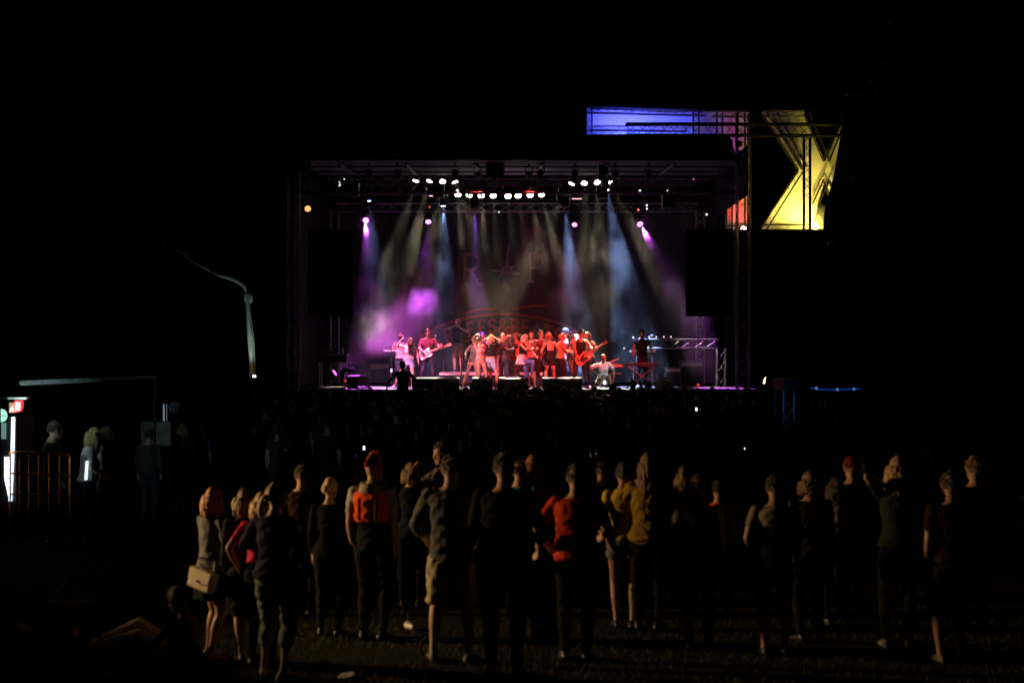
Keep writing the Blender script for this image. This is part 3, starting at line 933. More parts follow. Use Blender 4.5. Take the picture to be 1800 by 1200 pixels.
ORD = ['first', 'second', 'third', 'fourth', 'fifth', 'sixth', 'seventh', 'eighth']
WARM = (1.0, .84, .55)
LW = emitter('lens_white', (1, .93, .78), 14)
up_row = [(731, 318, (640, 600, 47.3)), (755, 318, (680, 600, 47.0)), (778, 319, (738, 600, 44.7)), (800, 320, (905, 600, 47.3)),
          (1005, 323, (850, 600, 47.3)), (1027, 322, (1037, 598, 44.9)), (1050, 321, (1062, 660, 43.3)), (1071, 321, (1235, 620, 46.8))]
PW = 15000
UPW = (19000, 19000, 13000, 19000, 19000, 13000, 24000, 14000)
for i, (px, py, tg_) in enumerate(up_row):
    can_lamp('stage_lamp', W(px, py, 49.0), W(*tg_), LW, WARM, UPW[i], 14, 'white stage lamp, %s from the left in the row on the upper bar' % ORD[i], 'white lamps on the upper bar', r=.115)
lo_row = [(805, 342, (829, 602, 44.5)), (825, 343, (843, 596, 44.0)), (846, 344, (862, 596, 44.1)), (867, 344, (886, 600, 44.5)),
          (893, 345, (919, 596, 43.8)), (911, 344, (951, 600, 44.6)), (932, 343, (985, 598, 44.6)), (952, 342, (1019, 596, 44.3))]
for i, (px, py, tg_) in enumerate(lo_row):
    can_lamp('stage_lamp', W(px, py, 49.0), W(*tg_), LW, WARM, PW, 9, 'white stage lamp, %s from the left in the row on the lower bar' % ORD[i], 'white lamps on the lower bar', r=.115)
LB = emitter('lens_blue_white', (.55, .65, 1), 22)
LPu = emitter('lens_purple', (.90, .22, 1), 3.6)
LPk = emitter('lens_pink', (1, .25, .62), 3.0)
DARKL = mat('lens_dark', (.02, .02, .03), .1, var=0)
BLU = (.34, .52, 1.0)
mover('moving_light', W(779, 362, 46.5), W(786, 650, 46.5), LB, BLU, 40000, 19, 'moving light with a blue white beam beside the row of white lamps', 'moving lights', .75)
mover('moving_light', W(649, 353, 46.5), W(672, 640, 46.5), emitter('lens_blue', (.25, .35, 1), 20), (.3, .4, 1), 7000, 22, 'small blue moving light above the purple lamp', 'moving lights', .6)
mover('moving_light', W(1067, 334, 46.5), W(1125, 650, 46.5), LB, BLU, 44000, 20, 'moving light with a blue white beam below the last white lamp', 'moving lights', .75)
mover('moving_light', W(993, 366, 45.5), W(1022, 650, 46.2), DARKL, BLU, 50000, 18, 'large dark moving light with a blue beam above the pink lamp', 'moving lights', 1.1)
mover('moving_light', W(835, 368, 45.5), W(842, 650, 46.0), DARKL, (.35, .1, 1), 22000, 14, 'large dark moving light with a violet beam under the white lamps', 'moving lights', 1.1)
MAG = (.72, .10, 1.0)
mover('moving_light', W(643, 387, 51.2), W(652, 560, 47), LPu, MAG, 24000, 14, 'purple moving light at the dark end of the rear truss near the table', 'moving lights', 1.25)
mover('moving_light', W(753, 390, 51.2), W(745, 650, 46), LPu, MAG, 9000, 18, 'purple moving light between the blue white beam and the first purple lamp', 'moving lights', 1.15)
mover('moving_light', W(1010, 395, 51.2), W(985, 650, 45), LPk, (1, .2, .7), 9000, 18, 'pink moving light left of the last purple lamp on the rear truss', 'moving lights', 1.05)
mover('moving_light', W(1125, 394, 51.2), W(1240, 600, 46.5), LPu, MAG, 22000, 16, 'purple moving light over the keyboard player', 'moving lights', 1.25)
# halogen beside the stage tower
can_lamp('flood_lamp', W(541, 367, 43.0), W(580, 480, 38), emitter('lens_halogen', (1, .45, .12), 1.5), (1, .6, .25), 60, 30, 'small orange halogen lamp beside the stage tower', 'side lamps', r=.10, ln=.14)
# wash lamps assumed on the front truss for the red and mauve light
LR = emitter('lens_red', (1, .04, .03), 2.5)
RED = (1.0, .035, .03)
for i, (px, tx, pwr) in enumerate(((800, 800, 2000), (880, 860, 3000), (950, 930, 3200), (1010, 985, 3200), (1080, 1025, 1300), (1140, 1125, 500))):
    can_lamp('assumed_wash_lamp', W(px, 312, 42.2), W(tx, 630, 46), LR, RED, pwr, 34, 'assumed red wash lamp, %s along the front of the roof edge' % ORD[i], 'assumed red wash lamps', r=.09, blend=.8)
for i, (px, tx, col, pwr) in enumerate(((650, 715, (.95, .25, .9), 5000), (700, 745, (1, .12, .30), 5000))):
    can_lamp('assumed_wash_lamp', W(px, 312, 42.2), W(tx, 640, 45), emitter('lens_mauve', (.9, .2, .8), 2.5), col, pwr, 26, ('assumed mauve wash lamp at the roof edge over the dancing singer', 'assumed crimson wash lamp at the roof edge over the guitarist')[i], 'assumed mauve wash lamps', r=.09, blend=.8)
for i, (px, tx) in enumerate(((840, 820), (930, 950))):  # two red lamps added to bring out the banner print
    can_lamp('assumed_wash_lamp', W(px, 311, 42.3), W(tx, 585, 52.5), LR, RED, 1900, 26, 'added red wash lamp on the roof edge aimed at the %s half of the printed banner' % ('first', 'second')[i], 'assumed red wash lamps', r=.09, blend=.9)
# lighting masts added out of frame for an assumed red and crimson front light
for s_, tg_ in ((-1, ((845, (1, .36, .40), 24000), (922, (1, .38, .44), 24000), (1004, RED, 19000), (744, (1, .14, .28), 17000), (712, (1, .42, .75), 22000))), (1, ((868, RED, 13000), (905, RED, 13000), (960, RED, 17000), (1002, RED, 17000), (1128, RED, 10000), (1062, (.85, .9, 1), 6000)))):
    mx_, my_ = s_ * 10.8, 27.0
    t = thing('added_lighting_mast', (mx_, my_, 0), 'tall lighting mast added out of frame on the field on the %s side of the crowd' % ('left' if s_ < 0 else 'right'), 'lighting mast', 'added lighting masts')
    tube_obj('pole', (mx_, my_, 0), (mx_, my_, 7.9), .06, ALU, t, 10)
    for a in (.4, 2.5, 4.6): tube_obj('leg', (mx_, my_, 1.4), (mx_ + 1.1 * math.cos(a), my_ + 1.1 * math.sin(a), 0), .03, ALU, t)
    tube_obj('cross_bar', (mx_ - .95, my_, 7.7), (mx_ + .95, my_, 7.7), .03, ALU, t)
    for i, (tx, col, pwr) in enumerate(tg_):
        can_lamp('added_front_lamp', V((mx_ - .8 + .32 * i, my_ + .05, 7.42)), W(tx, 632 if tx != 1062 else 660, 44.6 if tx != 1062 else 43.2), LR, col, pwr, 4.2 if tx == 1128 else 3.0 if tx == 1062 else 5.2 if tx in (1002, 1004) else 6.2, 'added front light lamp, %s along the bar of the %s lighting mast' % (ORD[i], 'left' if s_ < 0 else 'right'), 'added front light lamps', r=.10, blend=.7)
# floor lamp assumed as the source of the purple light in the smoke
can_lamp('floor_lamp', W(588, 655, 49.5), W(720, 560, 48.8), emitter('lens_floor', (.7, .1, 1), 4), (.80, .10, .80), 1900, 46, 'assumed purple floor lamp beside the table shining up through the smoke', 'floor lamps', r=.12, hang=.16, floor=True, blend=.9)
can_lamp('floor_lamp', W(1108, 668, 49), W(1128, 560, 52), emitter('lens_floor_blue', (.4, .5, 1), 3), (.45, .5, 1), 160, 50, 'blue floor lamp behind the keyboards', 'floor lamps', r=.1, hang=.14, floor=True, blend=.9)
# floods that light the letters
def flood(p, tgt, col, pw_, lens, label, deg=110, r=.16):
    return can_lamp('flood_lamp', p, tgt, lens, col, pw_, deg, label, 'floods for the letters', r=r, ln=.2, hang=.2, floor=True, blend=.6)


flood(W(1432, 398, 48.0), W(1425, 330, 49), (1, .74, .10), 360, emitter('lens_yellow', (1, .9, .25), 30), 'yellow floodlight at the foot of the X letter', 150, .15)
flood(W(1303, 404, 48.2), W(1298, 365, 49), (1, .03, .035), 150, emitter('lens_red_hot', (1, .55, .4), 16), 'glowing red floodlight at the foot of the letter stem', 62, .12)
flood(W(1300, 252, 48.2), W(1300, 228, 49), (.8, .03, .5), 9, emitter('lens_magenta', (1, .1, .7), 2), 'assumed magenta floodlight behind the roof corner', 150, .1)  # magenta and blue floods are assumed, out of sight behind the roof
flood(W(1105, 245, 47.9), W(1110, 205, 49), (.085, .095, 1), 420, emitter('lens_deep_blue', (.2, .2, 1), 5), 'assumed blue floodlight hidden behind the roof fascia', 165, .16)
flood(W(1190, 245, 47.9), W(1180, 205, 49), (.08, .08, 1), 70, emitter('lens_deep_blue', (.2, .2, 1), 5), 'second assumed blue floodlight behind the roof fascia nearer the tower', 165, .16)

for q, (px, py, Y, nm, col, e) in enumerate(((1432, 398, 47.75, 'lens_yellow_bulb', (1, .80, .08), 4), (1307, 402, 48.0, 'lens_red_bulb', (1, .5, .4), 14))):
    p = W(px, py, Y); t = thing('bulb_lamp', p, ('bare glowing yellow bulb in front of the X letter', 'bare glowing red bulb at the foot of the letter stem')[q], 'lamp', 'bulbs for the letters')
    g = MB(); g.ball(p, (.14, .10, .15) if q == 0 else (.09, .07, .09), 14, 9); g.build('bulb', emitter(nm, col, e), t, True)
    g = MB(); g.cyl(p + V((0, .02, -.24)), p + V((0, .02, -.1)), .05, 10); g.build('socket', BLACKM, t)
    L = bpy.data.lights.new('bulb_light', 'POINT'); L.energy = (110, 14)[q]; L.color = ((1, .80, .12), (1, .2, .15))[q]; L.shadow_soft_size = .05
    lo = bpy.data.objects.new('bulb_light', L); C.objects.link(lo); lo.matrix_basis = Matrix.Translation(p + V((0, -.2, 0))); lo.parent = t; lo.matrix_parent_inverse = t.matrix_basis.inverted()
# tiny pilot lights and bright fittings in the rig
PILOT = [(597, 321, 47, (.7, .85, 1), .05), (597, 326, 47, (.7, .85, 1), .06), (1174, 335, 46, (.9, .95, 1), .05), (1137, 361, 46, (.9, 1, 1), .045), (1137, 367, 46, (.9, 1, 1), .045), (877, 373, 50, (.8, 1, .7), .04),
         (755, 364, 48, (1, .08, .05), .04), (1122, 369, 48, (1, .1, .1), .06), (605, 315, 43.8, (1, .95, .8), .03), (1125, 336, 44, (.7, .9, 1), .06), (1242, 377, 44, (1, .8, .6), .05), (1227, 676, 43.4, (1, .05, .03), .05), (607, 669, 43.6, (1, .05, .03), .04),
         (1113, 593, 49, (.8, .9, 1), .05), (1097, 612, 49, (.8, .9, 1), .04), (1219, 315, 44, (1, .3, .6), .03)]
for i, (px, py, Y, col, s_) in enumerate(PILOT):
    t = thing('pilot_light', (p := W(px, py, Y)), 'tiny glowing pilot light in the dark stage rig', 'pilot light', 'pilot lights')
    g = MB(); g.cyl(p, p + V((0, -.03, 0)), s_ * .62, 8); g.build('bulb', emitter('pilot_%d' % i, col, 2.0), t)
    g = MB(); g.box(p + V((0, .036, 0)), (s_ * 2, .06, s_ * 2)); g.build('housing', BLACKM, t)
for i, (px, py, c_) in enumerate(((763, 344, (1, .35, .7)), (1014, 349, (1, .35, .4)))):
    t = thing('strip_light', W(px, py, 44), ('short pink strip light under the white lamps above the first blue beam', 'short red strip light under the white lamps above the pink lamp')[i], 'strip light', 'strip lights')
    p = W(px, py, 44); g = MB(); g.box(p + V((0, 0, .03)), (.34, .06, .05)); g.build('housing', BLACKM, t)
    g = MB(); g.box(p + V((0, -.01, -.01)), (.3, .04, .025)); g.build('tube', emitter('strip_%d' % i, c_, 2.2), t)
# dark loudspeaker boxes hung in the rig
for i, (px, py, sx, sz) in enumerate(((870, 296, .55, .5), (771, 336, .34, .4), (620, 334, .4, .4), (1058, 339, .34, .36), (1175, 355, .4, .4), (1060, 300, .3, .3))):
    p = W(px, py, 43.9); t = thing('rig_box', p, 'black equipment box hung in the rig, ' + ('the large one above the truss', 'beside the first white lamps', 'in the dark end over the table', 'under the last white lamps', 'over the keyboards', 'above the last white lamps')[i], 'equipment box', 'boxes hung in the rig')
    g = MB(); g.box(p, (sx, .35, sz)); g.build('case', BLACKP, t)
    g = MB(); g.box(p + V((0, -.18, 0)), (sx * .86, .012, sz * .86)); g.build('grille', BLACKC, t)
    tube_obj('hanger', p + V((0, 0, sz / 2)), p + V((0, 0, sz / 2 + .25)), .012, ALU, t)

# ------------------------------------------------------------------ smoke on the stage
def smoke(name, M, size, label, dens, scale, lo, hi, plume=False, aniso=.35, thr=None):
    m = bpy.data.materials.new(name); m.use_nodes = True
    n = m.node_tree.nodes; l = m.node_tree.links
    n.remove(n['Principled BSDF'])
    pv = n.new('ShaderNodeVolumePrincipled'); pv.inputs['Color'].default_value = (.9, .9, .92, 1); pv.inputs['Anisotropy'].default_value = aniso
    tc = n.new('ShaderNodeTexCoord')
    nz = n.new('ShaderNodeTexNoise'); nz.inputs['Scale'].default_value = scale; nz.inputs['Detail'].default_value = 3.0; nz.inputs['Roughness'].default_value = .55
    if plume:
        l.new(tc.outputs['Object'], nz.inputs['Vector'])
    else:
        mp = n.new('ShaderNodeMapping'); mp.inputs['Scale'].default_value = (1, 1, .75); l.new(tc.outputs['Object'], mp.inputs[0]); l.new(mp.outputs[0], nz.inputs['Vector'])
    mr = n.new('ShaderNodeMapRange'); mr.inputs[1].default_value = lo; mr.inputs[2].default_value = hi; mr.inputs[3].default_value = .05 if not plume else 0; mr.inputs[4].default_value = 1.0
    mr.interpolation_type = 'SMOOTHSTEP'
    l.new(nz.outputs[0], mr.inputs[0])
    out = mr.outputs[0]
    if plume:
        ln = n.new('ShaderNodeVectorMath'); ln.operation = 'LENGTH'; l.new(tc.outputs['Object'], ln.inputs[0])
        fr = n.new('ShaderNodeMapRange'); fr.inputs[1].default_value = .35; fr.inputs[2].default_value = 1.0; fr.inputs[3].default_value = 1; fr.inputs[4].default_value = 0; fr.interpolation_type = 'SMOOTHSTEP'
        l.new(ln.outputs['Value'], fr.inputs[0])
        mu = n.new('ShaderNodeMath'); mu.operation = 'MULTIPLY'; l.new(out, mu.inputs[0]); l.new(fr.outputs[0], mu.inputs[1]); out = mu.outputs[0]
    mu = n.new('ShaderNodeMath'); mu.operation = 'MULTIPLY'; l.new(out, mu.inputs[0]); mu.inputs[1].default_value = dens
    l.new(mu.outputs[0], pv.inputs['Density'])
    l.new(pv.outputs[0], n['Material Output'].inputs['Volume'])
    g = MB()
    if plume: g.ball((0, 0, 0), 1.0, 20, 12)
    else: g.box((0, 0, 0), size)
    o = link(name, g.mesh(name, m), None, M)
    return tag(o, label, 'smoke', kind='stuff')


smoke('stage_smoke', Matrix.Translation((.25, 48.1, 5.42)), (12.6, 8.4, 6.9), 'thin patchy smoke hanging under the stage roof', .0125, .8, .49, .64, aniso=0)
a, b_ = W(645, 612, 48.6), W(760, 525, 48.9); c = (a + b_) / 2; d = (b_ - a)
Mr = Matrix.Translation(c) @ rot_to(d, 'X', 'Z').to_4x4() @ Matrix.Diagonal((d.length * .64, 1.0, 1.05, 1))
smoke('smoke_plume', Mr, None, 'dense plume of purple lit smoke drifting up behind the guitarist', .95, 1.5, .34, .66, plume=True)
c = W(1105, 590, 49.5)
smoke('smoke_plume', Matrix.Translation(c) @ Matrix.Diagonal((.75, .8, 1.5, 1)), None, 'column of blue lit smoke behind the keyboard player', 1.0, 1.6, .36, .66, plume=True)
c = W(1432, 398, 47.6)
smoke('flood_halo', Matrix.Translation(c) @ Matrix.Diagonal((1.0, .5, .9, 1)), None, 'added yellow halo volume round the bare bulb before the X letter', .55, 1.2, .25, .6, plume=True)  # volume added to give the yellow lamp its lens bloom
for px, py, lab in ((643, 390, 'added purple halo volume under the purple light near the table'), (1127, 398, 'added purple halo volume under the purple light over the keyboards')):
    smoke('lamp_halo', Matrix.Translation(W(px, py, 50.8)) @ Matrix.Diagonal((.6, .6, .7, 1)), None, lab, .22, 1.2, .2, .6, plume=True)  # small volumes added as glow round two of the purple lamps
c = W(668, 585, 48.2)   # second pink drift nearer the front
smoke('smoke_plume', Matrix.Translation(c) @ Matrix.Diagonal((1.1, .8, 1.1, 1)), None, 'low drift of magenta smoke behind the long haired singer', .40, 1.6, .36, .68, plume=True)

# ------------------------------------------------------------------ things on the stage
def at(px, Y): return V(((px - 900) / FPX * Y, Y, SF))


# drum riser and drum kit
ry = 48.9
riser = thing('drum_riser', W(862, 660, ry), 'low drum riser with a pink lit front edge behind the dancers', 'riser')
ra, rb_ = W(772, 0, 47.4).x, W(955, 0, 47.4).x
RZ = SF + .46
g = MB(); g.box(((ra + rb_) / 2, 48.8, RZ - .04), (rb_ - ra, 2.8, .08)); g.build('top', mat('riser_edge', (.55, .5, .5), .5, var=.15), riser)
g = MB(); g.box(((ra + rb_) / 2, 48.8, SF + .19), (rb_ - ra - .06, 2.74, .37)); g.build('skirt', BLACKC, riser)


def drum(t, name, c, r, h, axis, shell):
    c = V(c); ax = V(axis).normalized()
    g = MB(); g.cyl(c - ax * h / 2, c + ax * h / 2, r, 20); g.build(name, shell, t, True)
    g = MB(); g.cyl(c + ax * (h / 2 + .002), c + ax * (h / 2 + .008), r * .97, 20); g.build('drum_head', WHITEP, t)
    for s_ in (-1, 1):
        g = MB(); g.tube([c + ax * (s_ * h / 2) + rot_to(ax) @ V((r * 1.03 * math.cos(a), r * 1.03 * math.sin(a), 0)) for a in np.linspace(0, 2 * PI, 21)], .012, 5); g.build('hoop', CHROME, t, True)


SHELL = mat('drum_shell', (.25, .03, .03), .25, var=.2)
CYM = mat('cymbal_brass', (.75, .55, .22), .25, .9, var=.15)
dk = thing('drum_kit', (W(880, 0, 48.8).x, 48.8, RZ), 'drum kit on the riser half hidden behind the dancers', 'drum kit')
dx = W(880, 0, 48.8).x
drum(dk, 'bass_drum', (dx, 48.6, RZ + .3), .28, .42, (0, -1, 0), SHELL)
drum(dk, 'snare_drum', (dx - .42, 48.75, RZ + .62), .17, .14, (0, -.1, 1), SHELL)
drum(dk, 'tom_drum', (dx - .17, 48.6, RZ + .82), .14, .2, (0, -.3, 1), SHELL)
drum(dk, 'tom_drum', (dx + .19, 48.6, RZ + .82), .15, .22, (0, -.3, 1), SHELL)
drum(dk, 'floor_tom', (dx + .52, 48.75, RZ + .42), .2, .38, (0, 0, 1), SHELL)
for x, z, r in ((-.85, .98, .19), (-.55, 1.28, .22), (.62, 1.3, .23), (.9, 1.1, .24)):
    c = V((dx + x, 48.7, RZ + z)); n_ = V((x * -.2, -.25, 1)).normalized(); Rm = rot_to(n_)
    g = MB(); g.rings([[c + Rm @ V((q * r * math.cos(a), q * r * math.sin(a), hz)) for a in (2 * PI * i / 20 for i in range(20))] for q, hz in ((1, 0), (.98, .006), (.3, .02), (.15, .045), (.02, .05))]); g.build('cymbal', CYM, dk, True)
    g = MB(); g.cyl(c, (c.x, c.y, RZ + .2), .011, 6)
    for a in range(3): g.cyl((c.x, c.y, RZ + .3), (c.x + .2 * math.cos(a * 2.1), c.y + .2 * math.sin(a * 2.1), RZ + .01), .009, 5)
    g.build('cymbal_stand', CHROME, dk)


def wedge(px, Y, wd, label, hgt=.36, m=BLACKP, yaw=0):
    c = at(px, Y); t = thing('monitor_wedge', c, label, 'monitor speaker', 'monitor wedges along the stage front')
    d = .46
    prof = [(-d / 2, 0), (d / 2, 0), (d / 2, hgt * .45), (d / 2 - .1, hgt), (-d / 2 + .06, hgt * .98), (-d / 2, hgt * .9)]
    g = MB(); Rm = Matrix.Rotation(yaw, 3, 'Z')
    g.prism([c + Rm @ V((-wd / 2, y, z)) for y, z in prof], (0, 0, 0), Rm @ V((wd, 0, 0))); g.build('cabinet', m, t)
    g = MB(); a, b_ = V((0, d / 2 + .004, hgt * .45)), V((0, d / 2 - .1 + .004, hgt))
    g.prism([c + Rm @ V((x, p.y, p.z)) for x, p in ((-wd * .45, a.lerp(b_, .08)), (wd * .45, a.lerp(b_, .08)), (wd * .45, a.lerp(b_, .92)), (-wd * .45, a.lerp(b_, .92)))], (0, 0, 0), (0, .008, .004)); g.build('grille', BLACKM, t)
    for s_ in (-1, 1):
        g = MB(); g.box(c + Rm @ V((s_ * (wd / 2 + .006), 0, hgt * .55)), (.012, .12, .05), Rm); g.build('handle', BLACKM, t)
    return t


GREYB = mat('speaker_paint', (.045, .042, .042), .55, var=.25)
for px, Y, wd, lab in ((783, 43.35, .85, 'black monitor wedge in front of the riser beside the microphone stand'), (848, 43.3, .6, 'black monitor wedge at the feet of the salmon dressed dancer'),
                       (903, 43.3, .9, 'red lit monitor wedge below the kneeling pose of the singer'), (978, 43.3, .85, 'red lit monitor wedge at the stage edge below the couple in dark clothes'),
                       (1008, 43.6, .5, 'dim monitor wedge at the feet of the bass player'), (742, 43.5, .6, 'dark monitor wedge at the feet of the guitarist')):
    wedge(px, Y, wd, lab, m=GREYB)
wedge(1168, 44.2, .5, 'monitor wedge with a white lit slanting edge beside the keyboards', .38, WHITEP, 1.4)
wedge(630, 44.0, .55, 'dark monitor wedge on the bright floor near the table', .42, GREYB, -.8)

# small kit on the floor
for px, Y, lab in ((950, 43.2, 'red lit effects pedals on the stage edge'), (640, 43.2, 'pale effects pedals on the stage edge near the table')):
    c = at(px, Y); t = thing('pedal_board', c, lab, 'pedal board', 'pedal boards')
    g = MB(); g.box(c + V((0, 0, .02)), (.5, .22, .04)); g.build('board', ALU, t)
    for i in range(4):
        g = MB(); g.box(c + V((-.18 + .12 * i, 0, .065)), (.08, .13, .05)); g.build('pedal', mat('pedal_%d' % (i % 2), ((.5, .5, .5), (.35, .1, .1))[i % 2], .4), t)


def mic_stand(px, Y, h, label, bar=0.0, mic=True, boom=None, base='round'):
    c = at(px, Y); t = thing('microphone_stand', c, label, 'microphone stand', 'microphone stands')
    g = MB()
    if base == 'round': g.rings([[c + V((r * math.cos(a), r * math.sin(a), z)) for a in (2 * PI * i / 16 for i in range(16))] for r, z in ((.13, .0), (.13, .02), (.05, .035), (.02, .04))])
    else:
        for a in (.5, 2.6, 4.7): g.cyl(c + V((0, 0, .2)), c + V((.3 * math.cos(a), .3 * math.sin(a), .012)), .011, 6)
    g.build('base', BLACKM, t)
    g = MB(); g.cyl(c + V((0, 0, .03)), c + V((0, 0, h * .62)), .015, 8); g.build('pole', CHROME, t)
    g = MB(); g.cyl(c + V((0, 0, h * .6)), c + V((0, 0, h)), .010, 8); g.build('pole', BLACKM, t)
    top = c + V((0, 0, h))
    if bar:
        g = MB(); g.box(top, (bar, .03, .03)); g.build('bar', ALU, t)
    if boom:
        e = top + V(boom); g = MB(); g.cyl(top, e, .009, 6); g.build('boom', BLACKM, t); top = e
    if mic:
        g = MB(); g.tube([top + V((0, 0, -.02)), top + V((0, -.05, .05)), top + V((0, -.09, .09))], [.012, .014, .018], 8); g.build('microphone', BLACKM, t, True)
        g = MB(); g.ball(top + V((0, -.11, .11)), .028, 10, 6); g.build('grille', CHROME, t, True)
    return t


mic_stand(688, 44.6, 1.18, 'microphone stand with a cross bar beside the long haired singer', bar=.5)
mic_stand(811, 44.0, 1.5, 'microphone stand before the man on the riser', boom=(0, -.02, .12))
mic_stand(780, 48.2, 1.45, 'thin microphone stand with a tilted boom beside the guitar headstock', boom=(-.25, -.1, .15), base='tripod')
mic_stand(818, 49.5, 2.2, 'tall microphone stand over the drum riser', boom=(.2, 0, .2), base='tripod')
mic_stand(872, 50.2, 2.35, 'tall overhead microphone stand below the banner', boom=(.15, 0, .15), base='tripod')


def table(px0, px1, py, Y, label, dep=.7):
    a, b_ = W(px0, py, Y), W(px1, py, Y); t = thing('table', at((px0 + px1) / 2, Y), label, 'table', 'tables on the stage')
    g = MB(); g.box(((a.x + b_.x) / 2, Y + dep / 2, a.z - .03), (b_.x - a.x, dep, .06)); g.build('top', mat('table_top', (.35, .33, .33), .5), t)
    g = MB(); g.box(((a.x + b_.x) / 2, Y + .02, a.z - .16), (b_.x - a.x - .08, .03, .2)); g.build('apron', BLACKC, t)
    for x in (a.x + .08, b_.x - .08):
        for y in (Y + .06, Y + dep - .06):
            tube_obj('leg', (x, y, SF), (x, y, a.z - .06), .022, ALU, t)
    return t, a.z, (a.x + b_.x) / 2


t_, tz, tx = table(556, 610, 622, 45, 'table with a bottle on it at the dark end of the stage')
p = V((W(602, 0, 45.3).x, 45.3, tz)); t = thing('bottle', p, 'clear bottle standing on the table', 'bottle')
g = MB(); g.tube([p, p + V((0, 0, .15)), p + V((0, 0, .19)), p + V((0, 0, .23))], [.035, .035, .016, .014], 12); g.build('body', WHITEP, t, True)
g = MB(); g.cyl(p + V((0, 0, .232)), p + V((0, 0, .25)), .017, 10); g.build('lid', BLACKP, t)
p = V((W(578, 0, 45.3).x, 45.3, tz)); t = thing('mixer', p, 'small dark mixing desk on the table', 'mixing desk')
g = MB(); g.prism([p + V((-.3, -.15, 0)), p + V((-.3, .2, 0)), p + V((-.3, .2, .12)), p + V((-.3, -.15, .05))], (0, 0, 0), (.6, 0, 0)); g.build('case', BLACKP, t)
for i in range(6):
    g = MB(); q = p + V((-.24 + .095 * i, .03, .098)); g.cyl(q, q + V((0, 0, .025)), .012, 8); g.build('knob', WHITEP, t)
p = at(612, 44.6); t = thing('folding_stool', p, 'padded stool beside the table', 'stool')
g = MB(); g.rings([[p + V((r * math.cos(a), r * math.sin(a), z)) for a in (2 * PI * i / 16 for i in range(16))] for r, z in ((.17, .52), (.2, .54), (.2, .6), (.15, .63))]); g.build('seat', BLACKC, t, True)
for a in range(4):
    c_, s_ = math.cos(a * h_ + .7), math.sin(a * h_ + .7)
    tube_obj('leg', p + V((.12 * c_, .12 * s_, .53)), p + V((.22 * c_, .22 * s_, 0)), .012, CHROME, t)
# amplifiers at the back
for px, Y, s_, lab in ((668, 49.2, (.7, .4, .75), 'guitar amplifier in the purple smoke behind the long haired singer'), (712, 49.6, (.7, .4, .9), 'tall guitar amplifier behind the guitarist'), (1045, 50.2, (.75, .45, 1.0), 'bass amplifier behind the kissing pair'), (1215, 48.0, (.8, .5, .85), 'black flight case under the truss goalpost'), (1182, 47.2, (.5, .45, .62), 'low black flight case beside the keyboards')):
    c = at(px, Y); t = thing('amplifier' if px < 1100 else 'flight_case', c, lab, 'amplifier' if px < 1100 else 'flight case', 'cabinets at the back of the stage')
    g = MB(); g.box(c + V((0, 0, s_[2] / 2 + .03)), s_); g.build('cabinet', GREYB, t)
    g = MB(); g.box(c + V((0, -s_[1] / 2 - .006, s_[2] * .42)), (s_[0] * .88, .012, s_[2] * .68)); g.build('grille', BLACKC, t)
    g = MB(); g.box(c + V((0, -s_[1] / 2 - .006, s_[2] * .88)), (s_[0] * .88, .012, s_[2] * .14)); g.build('panel', mat('amp_panel', (.4, .36, .3), .4), t)
    for i in range(5):
        g = MB(); q = c + V((-.3 * s_[0] + i * .15 * s_[0], -s_[1] / 2 - .013, s_[2] * .88)); g.cyl(q, q + V((0, -.02, 0)), .014, 8); g.build('knob', BLACKP, t)

# truss goalpost on the right of the stage
DULL = mat('dull_aluminium', (.16, .16, .17), .5, .7, var=.2)
gp = thing('goalpost_truss', at(1262, 47), 'low truss goalpost with a pink lit top chord behind the keyboards', 'truss')
truss('x', W(1133, 604, 47), W(1262, 604, 47), .3, '', parent=gp, hgt=.29, bay=.42, single=True, rc=.024, m=DULL)
truss('x', W(1268, 612, 47), at(1268, 47) + V((0, 0, 0)), .28, '', parent=gp, up=(0, 1, 0), bay=.42, single=True, m=DULL)
truss('x', W(1140, 612, 48.5), at(1140, 48.5), .26, '', parent=gp, up=(0, 1, 0), bay=.42, single=True, m=DULL)
for px, lab in ((1147, 'small bright lamp clamped on the goalpost nearest the keyboard player'), (1173, 'small dark moving lamp standing on the goalpost')):
    p = W(px, 593, 47); t = thing('clamp_lamp', p, lab, 'stage lamp', 'lamps on the goalpost')
    g = MB(); g.tube([p + V((-.1, 0, .02)), p + V((0, 0, .05)), p + V((.1, 0, .02))], [.04, .06, .05], 10); g.build('head', BLACKP, t, True)
    for q in (-.12, .12):
        g = MB(); g.ball(p + V((q, -.03, .02)), .022, 8, 5); g.build('bulb', emitter('clamp_bulb', (.9, .75, 1), 2), t)
    g = MB(); g.box(p + V((0, 0, -.03)), (.3, .1, .03)); g.build('base', BLACKM, t)


def keyboard(px, py, Y, wd, label, light, stand=True, yaw=0):
    c = W(px, py, Y); t = thing('keyboard', V((c.x, Y, c.z)), label, 'keyboard', 'keyboards')
    g = MB(); g.box(c, (wd, .30, .08)); g.build('case', light, t)
    g = MB(); g.box(c + V((0, .08, .045)), (wd * .98, .12, .012)); g.build('control_panel', BLACKP, t)
    kb = MB(); n_ = 36
    for i in range(n_):
        kb.box(c + V((-wd * .47 + wd * .94 * (i + .5) / n_, -.02 + .12, .052)) * 1, (wd * .94 / n_ - .002, .12, .012))
    o = kb.build('white_key_row', WHITEP, t); o['kind'] = 'stuff'
    return t, c


